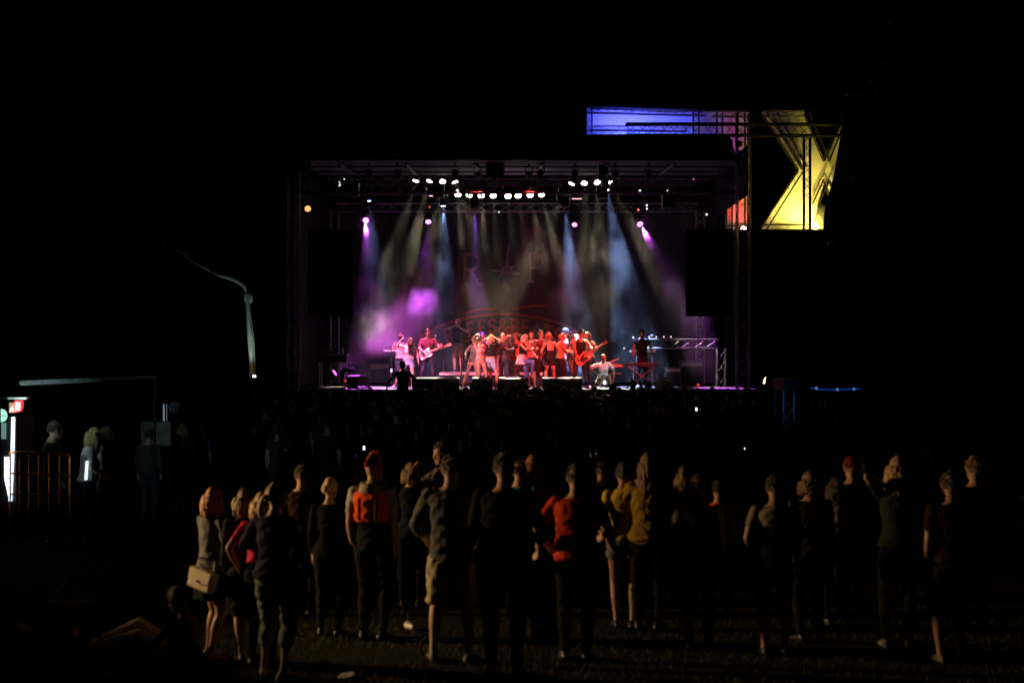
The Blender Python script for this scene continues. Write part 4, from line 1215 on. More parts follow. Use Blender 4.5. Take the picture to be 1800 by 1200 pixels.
t, c = keyboard(1128, 641, 44.9, 1.05, 'front keyboard on crossed legs played by the man in the black shirt', BLACKP)
st_ = thing('keyboard_stand', at(1128, 44.9), 'crossed legged keyboard stand under the front keyboard', 'keyboard stand')
zt = c.z - .045
for y in (44.8, 45.0):
    for s_ in (-1, 1):
        tube_obj('leg', (c.x + s_ * .42, y, zt), (c.x - s_ * .46, y, SF + .02), .016, ALU, st_)
for s_ in (-1, 1):
    tube_obj('foot', (c.x + s_ * .46, 44.6, SF + .015), (c.x + s_ * .46, 45.2, SF + .015), .016, ALU, st_)
    tube_obj('cross_bar', (c.x + s_ * .42, 44.68, zt - .012), (c.x + s_ * .42, 45.12, zt - .012), .014, ALU, st_)
keyboard(1130, 617, 46.4, .82, 'upper keyboard behind the man in the black shirt with white lit ends', WHITEP)
t2 = thing('keyboard_stand', at(1130, 46.4), 'column stand that carries the upper keyboard', 'keyboard stand')
cc = W(1130, 620, 46.4)
for s_ in (-1, 1):
    tube_obj('leg', (cc.x + s_ * .3, 46.4, SF), (cc.x + s_ * .3, 46.4, cc.z), .02, ALU, t2)
    tube_obj('foot', (cc.x + s_ * .3, 46.1, SF + .015), (cc.x + s_ * .3, 46.7, SF + .015), .016, ALU, t2)
keyboard(1078, 643, 45.2, .62, 'short white lit keyboard beside the crouching figure', WHITEP)
t3 = thing('keyboard_stand', at(1080, 45.2), 'single pole stand under the short white keyboard', 'keyboard stand')
cc = W(1080, 645, 45.2)
tube_obj('pole', cc, at(1076, 45.2), .018, ALU, t3); g = MB(); g.box(at(1076, 45.2) + V((0, 0, .01)), (.4, .3, .02)); g.build('base', ALU, t3)
g = MB(); g.box(cc + V((0, 0, -.2)), (.45, .03, .03)); g.build('cross_bar', ALU, t3)
p = W(1074, 638, 45.3); t = thing('laptop', p, 'open white laptop propped over the short keyboard', 'laptop')
g = MB(); g.box(p + V((.05, 0, -.02)), (.34, .22, .02)); g.build('base', WHITEP, t)
g = MB(); g.box(p + V((.08, .05, .07)), (.40, .24, .016), Matrix.Rotation(-.42, 3, 'Y') @ Matrix.Rotation(.1, 3, 'X')); g.build('screen', WHITEP, t)


def guitar(c, tip, nrm, label, body_m, neck_m, bass=False, guard=BLACKP, s=1.0):
    c, tip = V(c), V(tip); x = (tip - c); L = x.length; x.normalize(); nz = V(nrm); nz = (nz - x * nz.dot(x)).normalized(); y = nz.cross(x)
    t = thing('bass_guitar' if bass else 'electric_guitar', c, label, 'bass guitar' if bass else 'guitar')

    def P(a, b_, d=0): return c + x * (a * s) + y * (b_ * s) + nz * (d * s)
    ol = [(-.23, .0), (-.22, .09), (-.16, .155), (-.07, .150), (.0, .115), (.05, .125), (.12, .155), (.18, .135), (.16, .08), (.12, .045), (.12, -.03), (.17, -.06), (.20, -.11), (.15, -.145), (.06, -.135), (.0, -.118), (-.08, -.155), (-.17, -.165), (-.225, -.10)]
    g = MB(); g.rings([[P(a * .97, b_ * .97, -.022) for a, b_ in ol], [P(a, b_, -.014) for a, b_ in ol], [P(a, b_, .014) for a, b_ in ol], [P(a * .97, b_ * .97, .022) for a, b_ in ol]]); bo = g.build('body', body_m, t)
    g = MB(); g.rings([[P(a, b_, .0235) for a, b_ in ((-.1, -.02), (-.06, -.11), (.06, -.10), (.15, -.09), (.11, -.02), (.1, .09), (.04, .08), (-.02, .05))], [P(a, b_, .027) for a, b_ in ((-.1, -.02), (-.06, -.11), (.06, -.10), (.15, -.09), (.11, -.02), (.1, .09), (.04, .08), (-.02, .05))]]); g.build('pickguard', guard, t)
    hl = L / s - .17
    g = MB(); g.tube([P(.06, .01, .026), P(hl, .008, .026)], [.030 * s, .024 * s], 8, flat=.55, up=nz); g.build('neck', neck_m, t)
    g = MB(); pl = [(hl - .01, -.022), (hl + .03, -.035), (hl + .15, -.045), (hl + .17, -.02), (hl + .16, .04), (hl + .02, .04), (hl - .01, .026)]
    g.rings([[P(a, b_, .014) for a, b_ in pl], [P(a, b_, .032) for a, b_ in pl]]); hd = g.build('headstock', neck_m, t)
    for i in range(4 if bass else 6):
        q = hl + .035 + i * (.032 if bass else .021)
        g = MB(); g.cyl(P(q, .042, .022), P(q, .075, .022), .010 * s, 6); g.build('tuning_peg', CHROME, hd)
    for a in (-.03, .06):
        g = MB(); M3 = Matrix((x, y, nz)).transposed(); g.box(P(a, .005, .031), (.03 * s, .075 * s, .012), M3); g.build('pickup', BLACKP, t)
    g = MB(); M3 = Matrix((x, y, nz)).transposed(); g.box(P(-.13, .005, .03), (.035 * s, .08 * s, .015), M3); g.build('bridge', CHROME, t)
    g = MB()
    for i in range(4 if bass else 6):
        o_ = (i - (1.5 if bass else 2.5)) * .009
        g.tube([P(-.13, o_ + .005, .04), P(hl + .02, o_ * .8 + .008, .042)], .0012, 4)
    o = g.build('strings', CHROME, t); o['kind'] = 'stuff'
    return t


# ------------------------------------------------------------------ performers
def d_(p, **k): k['p'] = p; return k


BLACKT = cloth('black_shirt', (.018, .017, .018)); DKJEAN = cloth('dark_jeans', (.035, .04, .06)); JEAN = cloth('blue_jeans', (.10, .15, .27)); LTJEAN = cloth('pale_denim', (.30, .38, .55))
WHITET = cloth('white_shirt', (.72, .72, .72)); SALM = cloth('salmon_top', (.70, .40, .38)); PINKT = cloth('pale_pink_top', (.72, .55, .60)); GREYT = cloth('grey_top', (.22, .22, .23))
MAROON = cloth('wine_shirt', (.10, .03, .045)); TAN = cloth('tan_shirt', (.40, .26, .16)); SEQ = mat('sequins', (.05, .04, .07), .35, .3, var=.6, scale=60, bump=.8, bscale=180)
CHECK = cloth('checked_shirt', (.13, .08, .07), var=.7, scale=22); BLUEL = cloth('blue_leggings', (.10, .14, .42)); BEIGE = cloth('beige_shorts', (.42, .36, .24)); BLACKS = mat('black_shoe', (.02, .02, .02), .4); WHITES = mat('white_shoe', (.7, .7, .68), .5); PINKS = mat('pink_shoe', (.6, .25, .45), .5)
BROWNH = (.05, .028, .018); BLACKH = (.012, .010, .009); BLONDE = (.52, .36, .16); AUBURN = (.20, .06, .025); LTBROWN = (.22, .13, .06)
PG = 'performers on the stage'


def perf(px, Y, sp, yaw, label, dz=0.0):
    sp.setdefault('vox', .0155); sp['seed'] = len(bpy.data.objects) % 97
    return person(sp, at(px, Y) + V((0, 0, dz)), yaw, label, PG)


# P1 singer throwing her hair
o, i1 = perf(716, 44.3, dict(h=1.7, f=True, top=PINKT, sleeve=0, tank=True, hem=.98, bottom=LTJEAN, leg=.42, shoes=WHITES, skirt=(1.0, .80, .20, .16), skirtmat=LTJEAN, lean=(.42, -.10, .2), head=(.2, .35, .25), hair=('swing', BROWNH, .42),
    pelvis=(.04, .05, -.06), hands=dict(R=d_((-.22, -.34, 1.56), pole=(-1, -.2, -.6), dir=(.6, .1, .6)), L=d_((.34, -.12, .88))), feet=dict(R=d_((-.42, -.05, .085), yaw=-.4), L=d_((.16, .12, .085)))), .15, 'woman in a pale top and denim shorts throwing her long dark hair')
# cap wearer just behind her
perf(704, 45.8, dict(h=1.72, top=SALM, sleeve=.5, bottom=DKJEAN, shoes=BLACKS, hair=('short', LTBROWN), cap=(cloth('pink_cap', (.65, .38, .36)), 'cap', False), hands=dict(R=d_((-.2, -.3, 1.3)))), .3, 'person in a pink cap behind the woman with swinging hair')
# P2 guitarist
o, i2 = perf(752, 45.0, dict(h=1.86, top=MAROON, sleeve=.62, bottom=DKJEAN, shoes=WHITES, hair=('short', BROWNH), lean=(.06, 0, -.05), head=(.15, .28, 0),
    hands=dict(R=d_((-.10, -.26, 1.04), pole=(-1, .3, -.2), dir=(.8, -.1, -.3), palm=(0, 1, 0)), L=d_((.40, -.34, 1.17), pole=(.7, 0, -1), dir=(.1, -.1, 1), palm=(-.5, .8, 0))), feet=dict(R=d_((-.20, 0, .085)), L=d_((.20, .06, .085)))), .05, 'guitarist in a wine red T-shirt looking down at his fretboard')
q = i2['M']; k_ = i2['k']
GUITW = mat('cream_guitar', (.55, .36, .27), .25, var=.06); MAPLE = mat('maple_neck', (.62, .40, .24), .35, var=.15)
guitar(q @ (V((-.06, -.215, 1.02)) * k_), q @ (V((.70, -.36, 1.30)) * k_), q.to_3x3() @ V((-.12, -1, .12)), 'cream electric guitar played by the man in the wine red T-shirt', GUITW, MAPLE, s=.96)
# P3 bald man on the riser
perf(805, 48.3, dict(h=1.82, fat=1.12, top=BLACKT, sleeve=.6, bottom=cloth('dun_shorts', (.16, .11, .08)), leg=1.0, shoes=BLACKS, hair=('bald', BLACKH), hands=dict(R=d_((-.06, -.26, 1.52), pole=(-1, 0, -.4), dir=(.5, .1, .7)), L=d_((.14, -.30, 1.42), pole=(1, 0, -.5), dir=(-.4, 0, .8)))), -.1, 'bald man on the drum riser with his hands at his mouth', .46)
# P4 dancers at centre left
perf(843, 44.0, dict(h=1.68, f=True, top=SALM, sleeve=.25, hem=1.02, bottom=cloth('salmon_shorts', (.62, .34, .30)), waist=1.06, leg=.30, shoes=PINKS, hair=('bun', BROWNH), lean=(.12, -.16, .3), head=(.5, .05, -.15), pelvis=(.02, 0, -.06),
    hands=dict(R=d_((-.10, .02, 1.74), pole=(-1, -.2, .1), dir=(.8, 0, .2)), L=d_((.26, -.16, 1.36), pole=(1, 0, -.6))), feet=dict(R=d_((-.08, .0, .085), yaw=.2), L=d_((.22, .10, .085), yaw=.7))), .5, 'dancer in a salmon top and shorts with an arm over her head')
perf(829, 44.5, dict(h=1.68, f=True, top=GREYT, sleeve=1.9, hem=.92, bottom=SALM, leg=.2, shoes=WHITES, hair=('long', LTBROWN, .26), lean=(.18, .25, -.2), head=(-.3, .2, 0), pelvis=(.06, 0, -.08),
    hands=dict(R=d_((-.26, -.22, 1.02)), L=d_((.2, -.2, 1.15))), feet=dict(R=d_((-.34, -.1, .085), yaw=-.5), L=d_((.10, .1, .085)))), .3, 'bare legged dancer in a grey sleeved top stepping out behind the salmon dressed one')
perf(862, 44.1, dict(h=1.70, f=True, top=BLACKT, sleeve=.55, hem=1.06, bottom=LTJEAN, waist=1.02, leg=.46, shoes=PINKS, hair=('bob', BLONDE, .13), lean=(-.06, -.05, .1), head=(-.3, -.05, .15), pelvis=(0, 0, -.05), skin=SKIN,
    hands=dict(R=d_((-.18, .0, 1.60), pole=(-1, .2, -.2), dir=(.6, 0, .5)), L=d_((.16, -.05, 1.58), pole=(1, .2, -.3), dir=(-.6, 0, .6))), feet=dict(L=d_((.06, -.12, .085), yaw=.5), R=d_((-.26, .1, .085), yaw=-.4))), PI - .45, 'blonde dancer in a black crop top and denim shorts seen from behind')
perf(848, 45.8, dict(h=1.76, top=MAROON, sleeve=0, tank=True, bottom=DKJEAN, shoes=BLACKS, hair=('short', BLACKH), skin=SKIN2, cap=None), .1, 'man in a dark sleeveless top behind the dancers')
perf(886, 44.5, dict(h=1.70, f=True, top=SEQ, sleeve=1.92, hem=.90, bottom=DKJEAN, shoes=BLACKS, hair=('long', BROWNH, .22), lean=(.02, -.04, 0), head=(.1, -.15, -.12),
    hands=dict(R=d_((-.28, -.18, .90)), L=d_((.10, -.26, 1.24), pole=(1, 0, -.5), dir=(-.7, 0, .5)))), .15, 'woman in a glittering dark jacket and trousers with a hand on her chest')
perf(899, 45.2, dict(h=1.66, f=True, top=BLACKT, sleeve=.4, bottom=DKJEAN, shoes=BLACKS, hair=('long', BLACKH, .30), head=(0, .1, 0)), PI + .3, 'black haired woman facing away beside the glittering jacket')
perf(907, 46.6, dict(h=1.78, top=cloth('red_shirt', (.45, .07, .06)), sleeve=.5, bottom=DKJEAN, shoes=BLACKS, hair=('short', AUBURN), lean=(.05, 0, 0)), -.5, 'man in a red T-shirt deep in the group behind the singer')
perf(893, 47.2, dict(h=1.70, f=True, top=SALM, sleeve=.3, bottom=JEAN, shoes=WHITES, hair=('bob', AUBURN, .16)), .2, 'auburn haired woman between the jacket and the red T-shirt')
# singer with the raised knee
o, i8 = perf(919, 43.8, dict(h=1.70, f=True, top=BLACKT, sleeve=0, tank=True, hem=1.10, bottom=BLUEL, waist=1.12, leg=1.95, shoes=mat('tan_shoe', (.5, .25, .2), .5), skirt=(1.12, .80, .22, .20), skirtmat=cloth('pink_skirt', (.70, .50, .56)), hair=('bob', (.58, .42, .30), .17),
    lean=(.10, 0, .1), head=(.2, .15, 0), pelvis=(0, .02, -.03), loose=.003,
    hands=dict(R=d_((-.10, -.30, 1.40), pole=(-.8, .2, -.8), dir=(.2, .3, .9)), L=d_((.12, -.42, 1.02), pole=(1, .2, -.3))), feet=dict(R=d_((-.10, -.34, .46), pole=(0, -1, .5), pitch=.7), L=d_((.10, .06, .085), yaw=.1))), 1.15, 'blonde singer in a black top and pink skirt lifting one blue leg')
m_ = i8['handR']; t = thing('microphone', m_, 'hand microphone held up by the blonde singer', 'microphone')
dm = (i8['head'] + V((.06, -.03, -.06)) - m_).normalized()
g = MB(); g.tube([m_ - dm * .10, m_ + dm * .06], [.013, .018], 8); g.build('handle', BLACKM, t, True)
g = MB(); g.ball(m_ + dm * .085, .028, 10, 6); g.build('grille', CHROME, t, True)
perf(935, 45.0, dict(h=1.76, top=cloth('red_shirt', (.45, .07, .06)), sleeve=.2, tank=True, bottom=DKJEAN, leg=.9, shoes=BLACKS, hair=('short', BROWNH), skin=SKIN2, hands=dict(L=d_((.20, -.22, 1.05)), R=d_((-.15, -.3, 1.2)))), -.35, 'bare armed man in red directly behind the singer')
perf(951, 44.6, dict(h=1.80, top=CHECK, sleeve=.6, hem=.9, bottom=DKJEAN, shoes=BLACKS, hair=('bob', BLACKH, .12), head=(.2, .25, 0), hands=dict(L=d_((.22, -.12, .84)), R=d_((-.2, -.26, 1.2)))), .05, 'dark haired man in a checked shirt with his head bowed')
perf(967, 44.4, dict(h=1.72, f=True, top=BLACKT, sleeve=0, tank=True, openback=True, hem=.9, bottom=BLACKT, leg=.25, skirt=(1.05, .74, .19, .15), skirtmat=BLACKT, shoes=BLACKS, hair=('bob', LTBROWN, .10), cap=(cloth('pale_cap', (.60, .42, .40)), 'cap', False),
    lean=(.0, .05, .0), hands=dict(R=d_((.42 * -1, -.16, 1.30), pole=(-.3, .5, -1)), L=d_((.26, -.1, 1.0))), feet=dict(L=d_((.12, .05, .085)), R=d_((-.16, 0, .085)))), PI + .25, 'woman in a pale cap and short black dress seen from behind')
perf(985, 44.6, dict(h=1.72, fat=1.06, top=TAN, sleeve=.65, hem=.93, bottom=BLACKT, shoes=BLACKS, hair=('bob', (.45, .25, .18), .08), lean=(.08, 0, 0), head=(0, .15, 0), hands=dict(R=d_((-.10, -.34, 1.12), pole=(-.9, .5, -.6)), L=d_((.1, -.36, 1.2)))), 1.75, 'person in a tan T-shirt and wide black trousers turned sideways')
perf(992, 46.0, dict(h=1.90, top=GREYT, sleeve=.6, bottom=DKJEAN, shoes=BLACKS, hair=('short', BLACKH), cap=(cloth('black_cap', (.03, .03, .04)), 'cap', False), head=(.15, .1, 0)), 1.35, 'tall man in a dark peaked cap looking along the stage')
perf(1003, 45.3, dict(h=1.68, f=True, top=cloth('charcoal_top', (.06, .06, .065)), sleeve=.3, hem=.95, bottom=GREYT, leg=.45, shoes=WHITES, hair=('short', BROWNH), lean=(.05, .05, 0), hands=dict(R=d_((-.25, -.25, 1.02)))), 1.2, 'short haired woman in grey shorts behind the bass player')
perf(1012, 46.3, dict(h=1.70, f=True, top=GREYT, sleeve=.5, bottom=DKJEAN, shoes=BLACKS, hair=('long', (.5, .4, .3), .2), skin=SKIN), .6, 'pale haired woman peering past the bass player')
# bass player and the woman kissing him
o, i14 = perf(1019, 44.3, dict(h=1.82, top=BLACKT, sleeve=0, tank=True, hem=.95, bottom=DKJEAN, shoes=BLACKS, hair=('short', BLACKH), skin=SKIN, lean=(.02, .03, .1), head=(.95, .0, .1),
    hands=dict(R=d_((-.12, -.30, .92), pole=(-1, .3, .1), dir=(.6, -.1, -.6), palm=(0, 1, 0)), L=d_((.36, -.38, 1.12), pole=(.7, .2, -1), dir=(.3, -.1, .9), palm=(-.5, .8, 0))), feet=dict(R=d_((-.22, 0, .085)), L=d_((.22, .04, .085)))), .1, 'bass player in a black vest turning his head to a kiss')
q = i14['M']; k_ = i14['k']
guitar(q @ (V((.06, -.22, .90)) * k_), q @ (V((.78, -.46, 1.42)) * k_), q.to_3x3() @ V((-.2, -1, .1)), 'pale red bass guitar held by the man in the black vest', mat('salmon_bass', (.62, .34, .28), .3, var=.08), MAPLE, True, s=1.1)
perf(1037, 44.9, dict(h=1.76, f=True, top=PINKT, sleeve=.35, hem=.95, bottom=DKJEAN, shoes=BLACKS, hair=('long', BROWNH, .32), lean=(.05, -.08, 0), head=(-.1, .0, 0), hands=dict(R=d_((-.22, -.34, 1.15)), L=d_((.20, -.12, 1.1)))), -1.0, 'long haired woman in a pink top leaning in to kiss the bass player')
# keyboard player
o, i16 = perf(1128, 45.75, dict(h=1.86, top=BLACKT, sleeve=.62, bottom=DKJEAN, shoes=WHITES, hair=('short', BLACKH), lean=(.06, 0, 0), head=(0, .3, 0), hands=dict(R=d_((-.30, -.42, .93), pole=(-1, .6, -.2), dir=(.1, -1, -.2), palm=(0, 0, -1)), L=d_((.30, -.42, .93), pole=(1, .6, -.2), dir=(-.1, -1, -.2), palm=(0, 0, -1)))), 0, 'keyboard player in a black T-shirt looking down at the keys')
b = MB(); c = i16['M'] @ (V((0, -.152, 1.27)) * i16['k'])
b.tube([c + V((.075 * math.cos(a), -.004, .075 * math.sin(a))) for a in np.linspace(0, 2 * PI, 17)], .010, 5); b.build('shirt_print', cloth('print_red2', (.4, .06, .05)), o)
# crouching blonde at the stage edge
o, i17 = perf(1062, 43.25, dict(h=1.68, f=True, top=WHITET, sleeve=.9, hem=.9, bottom=WHITET, skirt=(1.05, .78, .26, .24), skirtmat=WHITET, leg=1.0, shoes=WHITES, hair=('bun', (.6, .48, .30)), toploose=.03, pelvis=(0, .1, -.62), lean=(.35, -.1, 0), head=(0, .25, 0),
    hands=dict(R=d_((-.36, -.2, .52), pole=(-1, .2, 0)), L=d_((.24, -.32, .42), pole=(1, 0, -.2))), feet=dict(R=d_((-.2, -.14, .085)), L=d_((.2, -.1, .085)))), .2, 'blonde in loose white clothes crouching at the stage edge')

# ------------------------------------------------------------------ crowd before the stage
DARKC = [cloth('crowd_dark_%d' % i, c) for i, c in enumerate(((.03, .03, .035), (.05, .045, .05), (.02, .025, .04), (.06, .03, .03)))]
CG = 'spectators crowded before the stage'
crowd_specs = [
    dict(h=1.78, top=DARKC[0], sleeve=.6, bottom=DKJEAN, shoes=BLACKS, hair=('short', BLACKH)),
    dict(h=1.68, f=True, top=DARKC[1], sleeve=.5, bottom=DKJEAN, shoes=BLACKS, hair=('long', BROWNH, .28)),
    dict(h=1.84, fat=1.08, top=DARKC[2], sleeve=1.9, bottom=DKJEAN, shoes=BLACKS, hair=('short', BROWNH), head=(.2, 0, 0)),
    dict(h=1.66, f=True, top=DARKC[3], sleeve=.3, bottom=DKJEAN, shoes=BLACKS, hair=('bun', BROWNH), head=(-.2, 0, .1)),
    dict(h=1.74, top=DARKC[1], sleeve=.5, bottom=DKJEAN, shoes=BLACKS, hair=('short', BLACKH), cap=(BLACKC, 'cap', True)),
    dict(h=1.72, f=True, top=DARKC[0], sleeve=.4, bottom=DKJEAN, shoes=BLACKS, hair=('pony', BLACKH, .3)),
]
cproto = []
for i, s in enumerate(crowd_specs):
    s.update(vox=.026, folds=.004, seed=i)
    o, _ = person(s, (0, 0, 0), 0, 'dark silhouetted spectator in the crowd before the stage', CG)
    cproto.append(o)
used = [False] * len(cproto)


def crowd_at(kind, x, y, sc_, yaw, label=None):
    src = cproto[kind]
    M = Matrix.Translation((x, y, 0)) @ Matrix.Rotation(yaw, 4, 'Z') @ Matrix.Scale(sc_, 4)
    if not used[kind]:
        o = src; used[kind] = True
    else:
        o = src.copy(); C.objects.link(o)
        for ch in src.children:
            c_ = ch.copy(); C.objects.link(c_); c_.parent = o
    o.matrix_basis = M
    o['label'] = label or KINDL[kind] % ('in the black crowd rows far behind the stage front' if y > 30 else 'in the thin black crowd behind the nearest row')
    return o


rnd = random.Random(11)
KINDL = ['dark short haired spectator %s', 'dark long haired spectator %s', 'dark broad spectator in long sleeves %s', 'dark spectator with a hair bun %s', 'dark spectator in a backward cap %s', 'dark spectator with a ponytail %s']
# front row: heads that stand out against the lit stage (px, row of the crown)
front = [(520, 686), (548, 688), (577, 690), (601, 686), (628, 690), (655, 688), (672, 692), (733, 686), (752, 688), (797, 683), (819, 676), (831, 677), (861, 672), (881, 668), (904, 671), (923, 671), (942, 684), (962, 686), (992, 683), (1018, 680), (1044, 682), (1077, 669), (1089, 679), (1112, 672), (1127, 672), (1139, 671), (1166, 672), (1182, 684), (1203, 680), (1226, 686), (1252, 684), (1280, 688), (1310, 686), (1338, 688)]
for i, (px, py) in enumerate(front):
    Y = 41.6 - (i * 7 % 5) * .35
    x = (px - 900) / FPX * Y; z = CAM_H - (py - 5 - HOR) / FPX * Y
    kd = (i * 5 + 1) % len(cproto); h0 = crowd_specs[kd]['h'] + (.03 if kd != 3 else 0)
    crowd_at(kd, x, Y, max(.9, min(1.15, z / h0)), PI + rnd.uniform(-.3, .3), KINDL[kd] % 'in the front row against the lit stage')
# the rows behind them, in the dark
rows = [(39.6, 20), (37.8, 18), (35.6, 16), (33, 14), (30, 12), (27, 10), (24, 10), (21, 11), (18.6, 12)]
for Y, n_ in rows:
    for i in range(n_):
        px = 420 + (1480 - 420) * (i + rnd.uniform(.2, .8)) / n_
        if Y < 26 and rnd.random() < .15: continue
        if Y < 22: px = 470 + (px - 420) * 1.14
        crowd_at(rnd.randrange(len(cproto)), (px - 900) / FPX * Y, Y + rnd.uniform(-.6, .6), rnd.uniform(.94, 1.04), PI + rnd.uniform(-.4, .4), None)

# spectators that stand out of the crowd by their pose
def fg(px, Y, top_py, sp, yaw, label, group=None, dz=0, vox=.014):
    z = CAM_H - (top_py - HOR) / FPX * Y
    sp.setdefault('h', z - dz); sp['h'] = z - dz if 'keep' not in sp else sp['h']
    sp.setdefault('vox', vox); sp.setdefault('seed', int(px) % 89)
    return person(sp, ((px - 900) / FPX * Y, Y, dz), yaw, label, group)


def phone(p, nrm, label, s=1.0, glow=(.7, .75, 1), e=2.5, lit_side=-1):
    t = thing('mobile_phone', p, label, 'phone', 'phones in the crowd')
    n_ = V(nrm).normalized(); Rm = rot_to(n_, '-Y', 'Z')
    g = MB(); g.box(p, (.075 * s, .010, .145 * s), Rm); g.build('case', BLACKP, t)
    g = MB(); g.box(V(p) + n_ * .0075, (.068 * s, .004, .13 * s), Rm); g.build('screen', emitter('phone_screen', glow, e), t)
    return t


DKC = dict(top=DARKC[0], bottom=DKJEAN, shoes=BLACKS)
o, ip = fg(691, 41.5, 678, dict(h=1.75, keep=1, sleeve=.6, hair=('short', LTBROWN), hands=dict(L=d_((.20, -.25, 2.02), pole=(1, 0, -.3), dir=(-.3, 0, 1)), R=d_((-.20, -.25, 2.02), pole=(-1, 0, -.3), dir=(.3, 0, 1))), **DKC), PI, 'spectator holding a phone up in both raised hands', CG)
phone(V(((688 - 900) / FPX * 41.7, 41.72, W(0, 651, 41.7).z)), (0, -1, 0), 'glowing phone held high over the crowd before the singer', .7)
fg(708, 41.0, 636, dict(sleeve=.6, hair=('short', BLACKH), hands=dict(L=d_((.42, -.1, 1.15)), R=d_((-.42, -.1, 1.15))), **DKC), PI + .2, 'spectator raised on a box above the crowd before the guitarist', CG, dz=.95)
g = MB(); p = V(((708 - 900) / FPX * 41.0, 41.0, 0)); t = thing('crate', p, 'dark crate that the raised spectator stands on', 'crate')
g.box(p + V((0, 0, .47)), (.6, .5, .94)); g.build('body', BLACKP, t)
for z in (.2, .5, .8):
    g = MB(); g.box(p + V((0, -.255, z)), (.56, .012, .16)); g.build('slat', BLACKM, t)
fg(768, 41.2, 684, dict(h=1.74, keep=1, sleeve=.6, hair=('short', BLACKH), hands=dict(L=d_((.03, -.1, 2.12), pole=(1, 0, .1), dir=(-.1, 0, 1)), R=d_((-.03, -.1, 2.10), pole=(-1, 0, .1), dir=(.1, 0, 1))), **DKC), PI, 'spectator with both hands clasped above the head', CG)
o, ip = fg(1063, 41.3, 690, dict(h=1.7, keep=1, sleeve=.6, hair=('short', BLACKH), hands=dict(R=d_((-.05, -.3, 1.75), pole=(-1, 0, -.4), dir=(0, 0, 1))), **DKC), PI, 'spectator filming the crouching blonde with one hand up', CG)
phone(W(1063, 672, 41.6), (0, -1, 0), 'glowing phone filming the crouching blonde', .9, (.5, .55, 1), 2.0)
phone(W(640, 787, 24), (0, -1, .1), 'bright phone screen low in the dark crowd behind the orange vest', .5, (.75, .75, 1), 5)
phone(W(1224, 719, 30), (0, -1, .1), 'bright phone screen alone in the dark crowd', .55, (.65, .68, 1), 5)
phone(W(1309, 788, 22), (0, -1, .1), 'tiny phone light near the blue shirted man', .22, (1, 1, .9), 3)
o_, i_ = fg(1006, 41.0, 690, dict(h=1.7, keep=1, sleeve=.6, hair=('bob', BLACKH, .12), hands=dict(R=d_((-.1, -.25, 1.8), pole=(-1, 0, -.3), dir=(0, 0, 1))), **DKC), PI, 'spectator raising an open hand before the red wedge', CG)

# ------------------------------------------------------------------ nearest spectators
FGJ = cloth('night_jeans', (.014, .015, .02)); FGD = [cloth('night_shirt_%d' % q, c) for q, c in enumerate(((.014, .014, .016), (.022, .02, .022), (.012, .015, .026), (.035, .014, .014)))]
FGG = 'spectators standing nearest to the camera'
GREYC = cloth('grey_cardigan', (.20, .215, .215)); BLACKD = cloth('black_dress', (.012, .012, .013)); DKJAC = cloth('dark_jacket', (.028, .029, .03)); PINK = cloth('bright_pink', (.72, .05, .14)); PURP = cloth('purple_print', (.022, .018, .045), var=.9, scale=9)
ORANGE = cloth('hi_vis_orange', (.85, .10, .02)); GREYS = cloth('grey_shirt', (.11, .115, .115)); KHAKI = cloth('khaki_shorts', (.48, .42, .28)); TEAL = cloth('teal_shirt', (.02, .17, .22)); REDT = cloth('bright_red_shirt', (.55, .05, .025)); YEL = cloth('yellow_top', (.46, .34, .03)); MUST = cloth('mustard_knit', (.26, .17, .03), bump=.8, bscale=90); BROWNC = cloth('brown_shirt', (.22, .09, .03)); CREAM = cloth('cream_sleeve', (.45, .42, .36)); DENIMS = cloth('denim_shorts', (.12, .14, .19)); PALEJ = cloth('washed_jeans', (.18, .21, .20))
LEATH = mat('cream_leather', (.82, .74, .58), .4, var=.06)
Y1 = GY(1158)
o, i1 = fg(372, Y1, 858, dict(f=True, top=GREYC, sleeve=1.95, hem=.86, bottom=BLACKD, skirt=(1.05, .62, .20, .16), skirtmat=BLACKD, leg=.2, shoes=mat('sandal', (.35, .28, .2), .6), hair=('bob', (.58, .22, .05), .19), skin=SKIN, folds=.006, toploose=.016,
    hands=dict(L=d_((.14, -.24, .98), pole=(.8, 1, -.3), dir=(-.4, -.6, -.1)), R=d_((-.2, -.2, 1.0))), feet=dict(L=d_((.09, -.02, .085)), R=d_((-.10, .1, .085)))), PI - .75, 'woman with copper hair and a grey cardigan holding a cream bag', FGG)
p = W(357, 1018, Y1 - .22); t = thing('clutch_bag', p, 'cream leather clutch bag under the arm of the copper haired woman', 'bag')
Rm = Matrix.Rotation(.24, 3, 'Y') @ Matrix.Rotation(-.6, 3, 'Z')
g = MB(); R = []
for y, s in ((-.05, .86), (-.04, .97), (0, 1), (.04, .97), (.05, .86)):
    R.append([p + Rm @ V((1.35 * s * x_, y, 1.2 * s * z_)) for x_, z_ in ((-.105, -.075), (.0, -.08), (.105, -.075), (.11, 0), (.105, .075), (0, .08), (-.105, .075), (-.11, 0))])
g.rings(R); g.build('body', LEATH, t)
g = MB(); g.rings([[p + Rm @ V((1.35 * x_, -.056 + dy, 1.2 * z_)) for x_, z_ in ((-.1, .07), (.1, .07), (.095, -.01), (.0, -.035), (-.095, -.01))] for dy in (0, -.008)]); g.build('flap', LEATH, t)
g = MB(); g.cyl(p + Rm @ V((0, -.066, -.015)), p + Rm @ V((0, -.074, -.015)), .011, 10); g.build('clasp', CHROME, t)
g = MB(); g.tube([p + Rm @ V((-.1, 0, .07)), i1['elbowL'] + V((-.05, 0, -.05)), i1['shL'] + V((-.0, 0, .07)), i1['shL'] + V((.14, .02, -.2)), p + Rm @ V((.1, 0, .07))], .006, 5); g.build('strap', LEATH, t)
